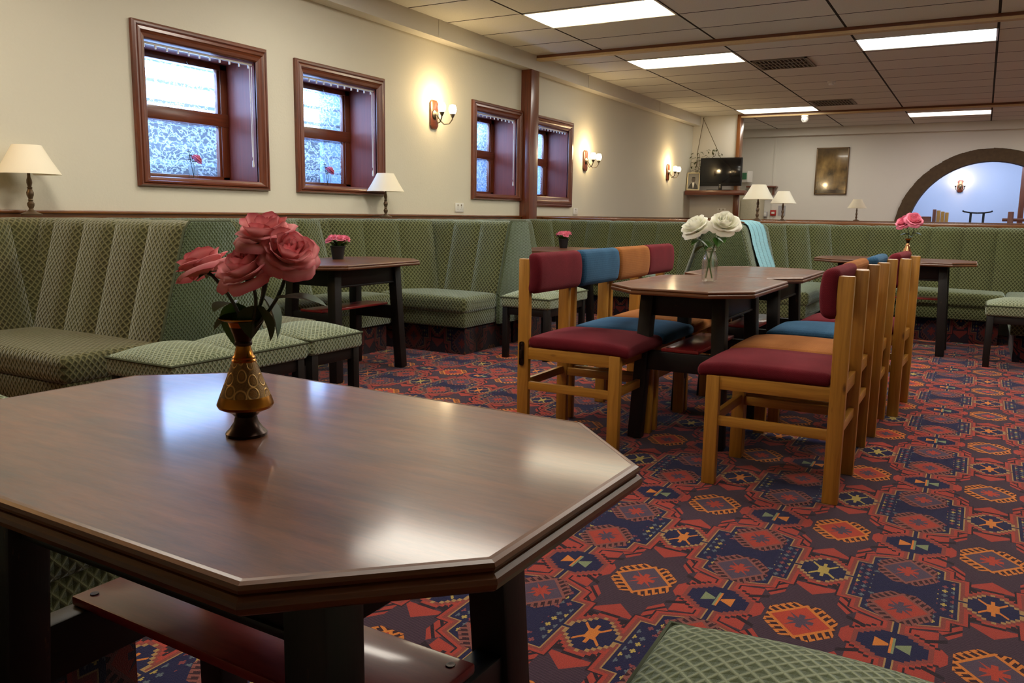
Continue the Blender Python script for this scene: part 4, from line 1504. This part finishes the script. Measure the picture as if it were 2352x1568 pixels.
# potted pink flowers
def make_pot(label, seed=1):
    t = thing('potted_flowers', label, 'potted plant', group='black pots of pink flowers on the booth tables')
    bm = MB(); bm.lathe([(0, 0), (.034, 0), (.036, .002), (.047, .078), (.050, .08), (.050, .088), (.046, .088), (.044, .075), (0, .073)], 28); bm.build('pot', M['potblack'], t)
    rnd = random.Random(seed)
    bm = MB()
    for k in range(34):
        a = rnd.uniform(0, 6.28); r = rnd.uniform(0, .03)
        leaf(bm, (r * math.cos(a), r * math.sin(a), .08), (math.cos(a), math.sin(a), rnd.uniform(.5, 1.6)), rnd.uniform(.04, .075), rnd.uniform(.008, .014), .3)
    bm.build('foliage', M['leafl'], t)
    for k in range(9):
        a = k * 2.4; r = .018 + .045 * math.sqrt(k / 9)
        c = Vector((r * math.cos(a), r * math.sin(a), .155 - r * .45 + rnd.uniform(-.006, .008)))
        bm = MB()
        up = Vector((c.x * 9, c.y * 9, 1)).normalized()
        rose_bloom(bm, c, .021, up, 100 + k + seed)
        bm.build('flower', M['palepink'], t, angle=80)
    return t
p1 = make_pot('black pot of pink flowers on the second booth table', 4)
p1.location = (-3.66, 4.13, TH)
dup(p1, (-3.42, 7.0, TH), 1.3, 'black pot of pink flowers on the third booth table')

# single roses in tumblers on two window sills
def sill_vase(label, loc):
    t = thing('tumbler_with_rose', label, 'vase', loc, 0, 'glass tumblers with a rose on the sills')
    bm = MB(); bm.lathe([(0, .002), (.026, .002), (.03, .004), (.033, .09), (.031, .09), (.028, .008), (0, .006)], 24); bm.build('tumbler', M['glass'], t)
    bm = MB(); bm.tube([(0, 0, .01), (.0, .01, .08), (.0, -.005, .14)], .002, 6); bm.tube([(0, .004, .01), (.0, -.02, .12), (.0, -.03, .19)], .002, 6); bm.build('stem', M['stem'], t)
    bm = MB(); rose_bloom(bm, (0, .035, .135), .028, (.2, .6, .7), 9); bm.build('bloom', M['palepink'], t, angle=80)
    bm = MB()
    for a, z, l in ((2.4, .1, .05), (4.4, .12, .05), (1.2, .11, .045), (4.9, .15, .04), (3.6, .17, .035)):
        leaf(bm, (0, -.01, z), (math.cos(a) * .4, math.sin(a), .3), l, .014, .3)
    bm.build('leaf', M['leaf'], t)
    return t
sill_vase('rose in a small glass tumbler on the sill of the first window', (XW - .13, 3.835, 1.231))
s2 = sill_vase('rose in a small glass tumbler on the sill of the second window', (XW - .22, 5.25, 1.231))

# ------------------------------------------------------------------ throws on the end-on bench
def drape(name, label, cat, x0, x1, mat, ptsfn, ny=24, nx=12):
    bm = MB()
    Ls = [0]
    pts = ptsfn()
    for a, b_ in zip(pts, pts[1:]): Ls.append(Ls[-1] + (Vector(a) - Vector(b_)).length)
    n = len(pts) - 1
    def fn(u, v):
        j = v * n; i = min(int(j), n - 1); f = j - i
        a, b_ = Vector(pts[i]), Vector(pts[i + 1])
        p = a.lerp(b_, f)
        w = .006 * math.sin(u * 4 * 2 * PI) * 0.6
        return (p.x + w, x0 + (x1 - x0) * u + p.y, p.z + abs(w) * .5)
    bm.grid(fn, nx, n, lambda u, v: (u, v * Ls[-1]))
    o = bm.build(name, mat, angle=80)
    return tag(o, label, cat)
def over():
    s = []
    for o, z in [(FO + .03, .50), (FO - .02 + .03, .60), (.225 + .03, .70), (.19 + .03, .80), (.155 + .04, .90), (TO + .03, .96), (TO - .02 + .01, .992), (.07, 1.004), (-.05, 1.004)]:
        s.append((-1.93 + o, 0, z))
    return s
drape('bench_throw', 'pale blue woven throw hanging over the back of the end-on bench', 'throw', 7.22, 7.80, M['rug'], over)
def over2():
    return [(-2.26, -.0, .50), (-2.225, 0, .60), (-2.185, 0, .72), (-2.145, 0, .85), (-2.105, 0, .95), (-2.07, 0, .985), (-2.0, 0, .992)]
drape('lace_runner', 'narrow white net strip hanging on the corner of the end-on bench', 'lace strip', 7.02, 7.16, M['lace'], over2, nx=4)

# ------------------------------------------------------------------ left wall small things
def socket(label, loc, rz, w=.146, h=.086, n=2):
    t = thing('wall_socket', label, 'socket', loc, rz, 'white electrical plates')
    bm = MB(); bm.box((.006, 0, 0), (.012, w, h), .003); bm.build('plate', M['white'], t)
    bm = MB()
    for k in range(n):
        y = (k - (n - 1) / 2) * .06
        bm.box((.0125, y, .022), (.004, .014, .02), .001)
        for dy in (-.011, .011): bm.box((.0123, y + dy, -.016), (.001, .006, .004))
        bm.box((.0123, y, -.002), (.001, .004, .008))
    bm.build('switch', M['vent'], t)
    return t
socket('white double socket on the wall left of the wooden post', (XW, 6.89, 1.085), 0)
socket('white single switch plate on the wall under the fourth window', (XW, 9.58, 1.075), 0, .13, .085, 1)
socket('white double socket below the corner television shelf', (-3.96, 14.299, 1.14), NZ)

# television corner
t = thing('corner_shelf', 'dark wooden corner shelf carrying the television', 'shelf', (-4.05, 14.1, 1.40))
bm = MB(); bm.span((-.46, -.17, 0), (.56, .19, .075), .006); bm.build('board', M['mahog'], t)
bm = MB(); bm.span((.36, .03, -.4), (.42, .09, 0), .004); bm.build('support_post', M['mahog'], t)
t = thing('television', 'flat black television on the corner shelf', 'television', (-3.94, 14.06, 1.476), math.radians(-2))
bm = MB(); bm.box((0, .01, .31), (.72, .05, .47), .008); bm.build('casing', M['tvframe'], t)
bm = MB(); bm.box((0, -.0165, .325), (.67, .006, .39), .002); bm.build('screen', M['tvblack'], t)
bm = MB(); bm.box((0, .01, .04), (.05, .04, .08), .004); bm.box((0, 0, .006), (.42, .18, .012), .005); bm.build('stand', M['tvframe'], t)
bm = MB(); bm.box((0, -.0165, .093), (.03, .004, .008), .001); bm.build('logo', M['white'], t)
t = thing('photo_frame', 'cream framed portrait photograph of a man in a dark suit on the corner shelf', 'photo frame', (-4.40, 14.02, 1.476), math.radians(8))
M1 = Matrix.Rotation(math.radians(-10), 4, 'X')
bm = MB()
for s in (-1, 1):
    bm.span((s * .11, -.008, 0), (s * .092, .008, .31), .002, M=M1); bm.span((-.11, -.008, .155 + s * .155), (.11, .008, .155 + s * .137), .002, M=M1)
bm.build('frame', M['frame_cream'], t)
bm = MB(); bm.span((-.095, .001, .015), (.095, .006, .295), M=M1); ph = bm.build('photo', plain('grey photo ground', '#7b7872', 0.4), t)
bm = MB()
def disc(cx, cz, rx, rz_, y, n=20, a0=0, a1=2 * PI):
    bm.face([M1 @ Vector((cx + rx * math.cos(a0 + (a1 - a0) * k / n), y, cz + rz_ * math.sin(a0 + (a1 - a0) * k / n))) for k in range(n)])
disc(0, .02, .08, .115, -.0005, 20, 0, PI)
bm.build('suit', plain('dark suit tone', '#1d1c1c', 0.5), ph, smooth=False)
bm = MB(); bm.face([M1 @ Vector(p) for p in ((-.018, -.001, .12), (0, -.001, .03), (.02, -.001, .12), (.012, -.001, .14), (-.012, -.001, .14))]); bm.build('shirt', M['white'], ph, smooth=False)
bm = MB(); disc(0, .185, .033, .045, -.001); bm.build('face', plain('portrait skin tone', '#4a413a', 0.5), ph, smooth=False)
bm = MB(); disc(0, .212, .034, .022, -.0015, 16, 0, PI); bm.build('hair', plain('portrait hair tone', '#161412', 0.5), ph, smooth=False)
# hanging plant with two cords
t = thing('hanging_plant', 'trailing dry plant hung on two cords in the corner above the television', 'plant', (-4.33, 14.2, 2.08))
bm = MB()
bm.tube([(0.0, .04, .64), (-.085, .02, .02)], .005, 6); bm.tube([(-.02, .04, .64), (.30, .02, .02)], .005, 6)
bm.build('cord', M['branch'], t)
rnd = random.Random(5)
bm = MB()
for (x0, x1) in ((-.085, -.02), (-.06, -.15), (-.03, .02), (.3, .34), (.25, .15)):
    z0 = .02
    pts = [(x0 + (x1 - x0) * k / 6 + rnd.uniform(-.015, .015), rnd.uniform(-.02, .02), z0 - (.55 if x0 < 0 else .15) * k / 6 * rnd.uniform(.8, 1.1)) for k in range(7)]
    bm.tube(pts, .004, 5)
bm.build('twigs', M['branch'], t)
bm = MB()
for k in range(80):
    if k < 55: x, z = rnd.uniform(-.17, .05), rnd.uniform(-.42, .06)
    else: x, z = rnd.uniform(.1, .36), rnd.uniform(-.12, .1)
    a = rnd.uniform(0, 6.28)
    leaf(bm, (x, rnd.uniform(-.06, .04), z), (math.cos(a), math.sin(a) * .5, rnd.uniform(-.6, .6)), rnd.uniform(.04, .075), rnd.uniform(.012, .02), .3)
tag(bm.build('leaves', M['dullleaf'], t), kind='stuff')

# far wall things
t = thing('framed_picture', 'tall framed brown picture behind glass on the far wall', 'picture', (-2.60, Y1 - .001, 1.49))
def pic_mat():
    m, nt, p, out = new_mat('sepia abstract print under glass')
    o = texco(nt, 'Object')
    x, y, z = sep(nt, o)
    n = E(noise_tex(nt, mapping(nt, o, (3.2, 1, 2.2)), 1.6, 4).outputs['Fac'])
    c = ramp(nt, n + z * .25 - .12, [(.3, hx('#2e2314')), (.5, hx('#7c6238')), (.7, hx('#a98a55'))])
    c = mixc(nt, emin(emax((z - .5) * 2.2, 0), .8), c, hx('#2a2318'))
    c = mixc(nt, (z < .09), c, hx('#17110b'))
    nt.links.new(c, p.inputs['Base Color'])
    setp(p, Roughness=.08, Coat_Weight=.8, Specular_IOR_Level=.8)
    return m
bm = MB(); bm.span((-.275, -.02, .02), (.275, -.012, .86), wood=False); bm.build('print', pic_mat(), t)
bm = MB()
for s in (-1, 1):
    bm.span((s * .295, -.03, 0), (s * .272, 0, .88), .003); bm.span((-.295, -.03, .44 + s * .44), (.295, 0, .44 + s * .417), .003)
bm.build('frame', M['frame_gold'], t)
t = thing('exit_box', 'white box unit with a green face beside the television', 'sign box', (-4.19, Y1 - .115, 1.70), math.radians(-25))
bm = MB(); bm.box((0, 0, .13), (.2, .16, .22), .006); bm.build('box', M['white'], t)
bm = MB(); bm.box((.02, -.083, .14), (.12, .006, .13), .002); bm.build('face', M['greenscreen'], t)
t = thing('wall_ledge', 'small dark ledge on the far wall right of the television', 'shelf', (-3.86, Y1, 1.62))
bm = MB(); bm.span((-.3, -.2, 0), (.28, -.001, .03), .004); bm.build('board', M['mahog'], t)
bm = MB(); bm.span((-.25, -.12, -.14), (-.22, -.001, 0), .003); bm.span((.2, -.12, -.14), (.23, -.001, 0), .003); bm.build('bracket', M['mahog'], t)
t = thing('tall_cabinet', 'beige cabinet behind the nearer lamp beside the television', 'cabinet', (-4.12, 16.5, 0))
bm = MB(); bm.span((-.32, -.3, 0), (.32, .3, 1.44), .008, wood=False); bm.build('body', M['cabinet'], t)
for s in (-1, 1):
    bm = MB(); bm.span((.01 * s, -.318, .05), (.31 * s, -.3, 1.4), .004, wood=False); d = bm.build('door', M['cabinet'], t)
    bm = MB(); bm.box((.04 * s, -.325, .8), (.012, .014, .1), .003); bm.build('handle', M['metal'], d)
t = thing('fire_call_point', 'small red fire call point on the far wall', 'fire alarm', (-3.64, Y1, 1.13))
bm = MB(); bm.box((0, -.02, 0), (.11, .04, .11), .005); bm.build('housing', M['redplastic'], t)
bm = MB(); bm.box((0, -.042, 0), (.06, .004, .04), .001); bm.build('face_plate', M['white'], t)
t = thing('grey_wall_box', 'pale grey trunking box on the far wall left of the red call point', 'box', (-3.83, Y1, 1.10))
bm = MB(); bm.box((0, -.03, 0), (.16, .06, .1), .005, wood=False); bm.build('casing', M['paper'], t)
bm = MB(); bm.box((0, -.061, 0), (.13, .004, .07), .001, wood=False); bm.build('lid', M['white'], t)
bm = MB(); bm.box((-3.48, Y1 - .003, 1.17), (.14, .004, .2), 0, wood=False)
tag(bm.build('paper_notice', M['paper']), 'paper notice on the far wall behind the blue-white lamp', 'notice')

# beyond the arch: wooden seats and the curved stand
def pew(label, loc, w, hh, posts):
    t = thing('wooden_seat', label, 'seat', loc, 0, 'red-brown wooden seats beyond the arch')
    bm = MB(); bm.span((-w, -.03, .55), (0, .03, 1.105), .01); bm.build('back_panel', M['mahog'], t)
    bm = MB(); bm.span((-w, -.45, .38), (0, .03, .44), .01); bm.build('seat', M['mahog'], t)
    for k in range(posts):
        bm = MB(); bm.span((.02 + k * .075, -.1, 0), (.085 + k * .075, .05, hh - k * .02), .008); bm.build('post', M['pine'] if k else M['mahog'], t)
    bm = MB(); bm.span((-w, -.4, 0), (-w + .05, .03, .4), .005); bm.build('leg', M['mahog'], t)
    return t
pew('red-brown wooden seat with stacked posts beyond the left foot of the arch', (-.93, 19.0, 0), .75, 1.25, 4)
t = thing('wooden_seat', 'red-brown wooden armchair beyond the arch at the right edge', 'seat', (.46, 19.0, 0), 0, 'red-brown wooden seats beyond the arch')
bm = MB(); bm.span((-.05, -.08, 0), (.05, .05, 1.22), .01); bm.build('post', M['mahog'], t)
bm = MB(); bm.span((-.14, -.05, 1.03), (.3, .02, 1.09), .01); bm.build('arm', M['mahog'], t)
bm = MB(); bm.span((-.1, -.5, .4), (.3, .05, .46), .01); bm.build('seat', M['mahog'], t)
t = thing('curved_stand', 'dark stand with an upcurved top and two legs beyond the arch', 'stand', (-.12, 19.5, 0))
bm = MB()
pts = [(-.27, 0, 1.235), (-.24, 0, 1.215), (-.12, 0, 1.195), (0, 0, 1.19), (.12, 0, 1.195), (.24, 0, 1.215), (.27, 0, 1.235)]
for a, d in zip(pts, pts[1:]): bm.bar(a, d, .03, .1, .003)
bm.build('curved_top', M['tvframe'], t)
for s in (-1, 1):
    bm = MB(); bm.span((s * .115 - .022, -.03, 0), (s * .115 + .022, .03, 1.19), .003); bm.build('leg', M['tvframe'], t)

# ------------------------------------------------------------------ world and colour
w = bpy.data.worlds.new('daylight')
scn.world = w
w.use_nodes = True
nt = w.node_tree
bg = nt.nodes['Background']
bg.inputs[0].default_value = (.40, .60, 1.0, 1)
bg.inputs[1].default_value = 13.0
scn.view_settings.view_transform = 'Standard'
scn.view_settings.look = 'None'
scn.view_settings.exposure = 0.62
scn.cycles.use_denoising = True
scn.cycles.max_bounces = 6
scn.cycles.use_adaptive_sampling = True
scn.cycles.adaptive_threshold = 0.05
scn.cycles.transparent_max_bounces = 12
scn.cycles.sample_clamp_indirect = 6
scn.cycles.caustics_reflective = False
scn.cycles.caustics_refractive = False
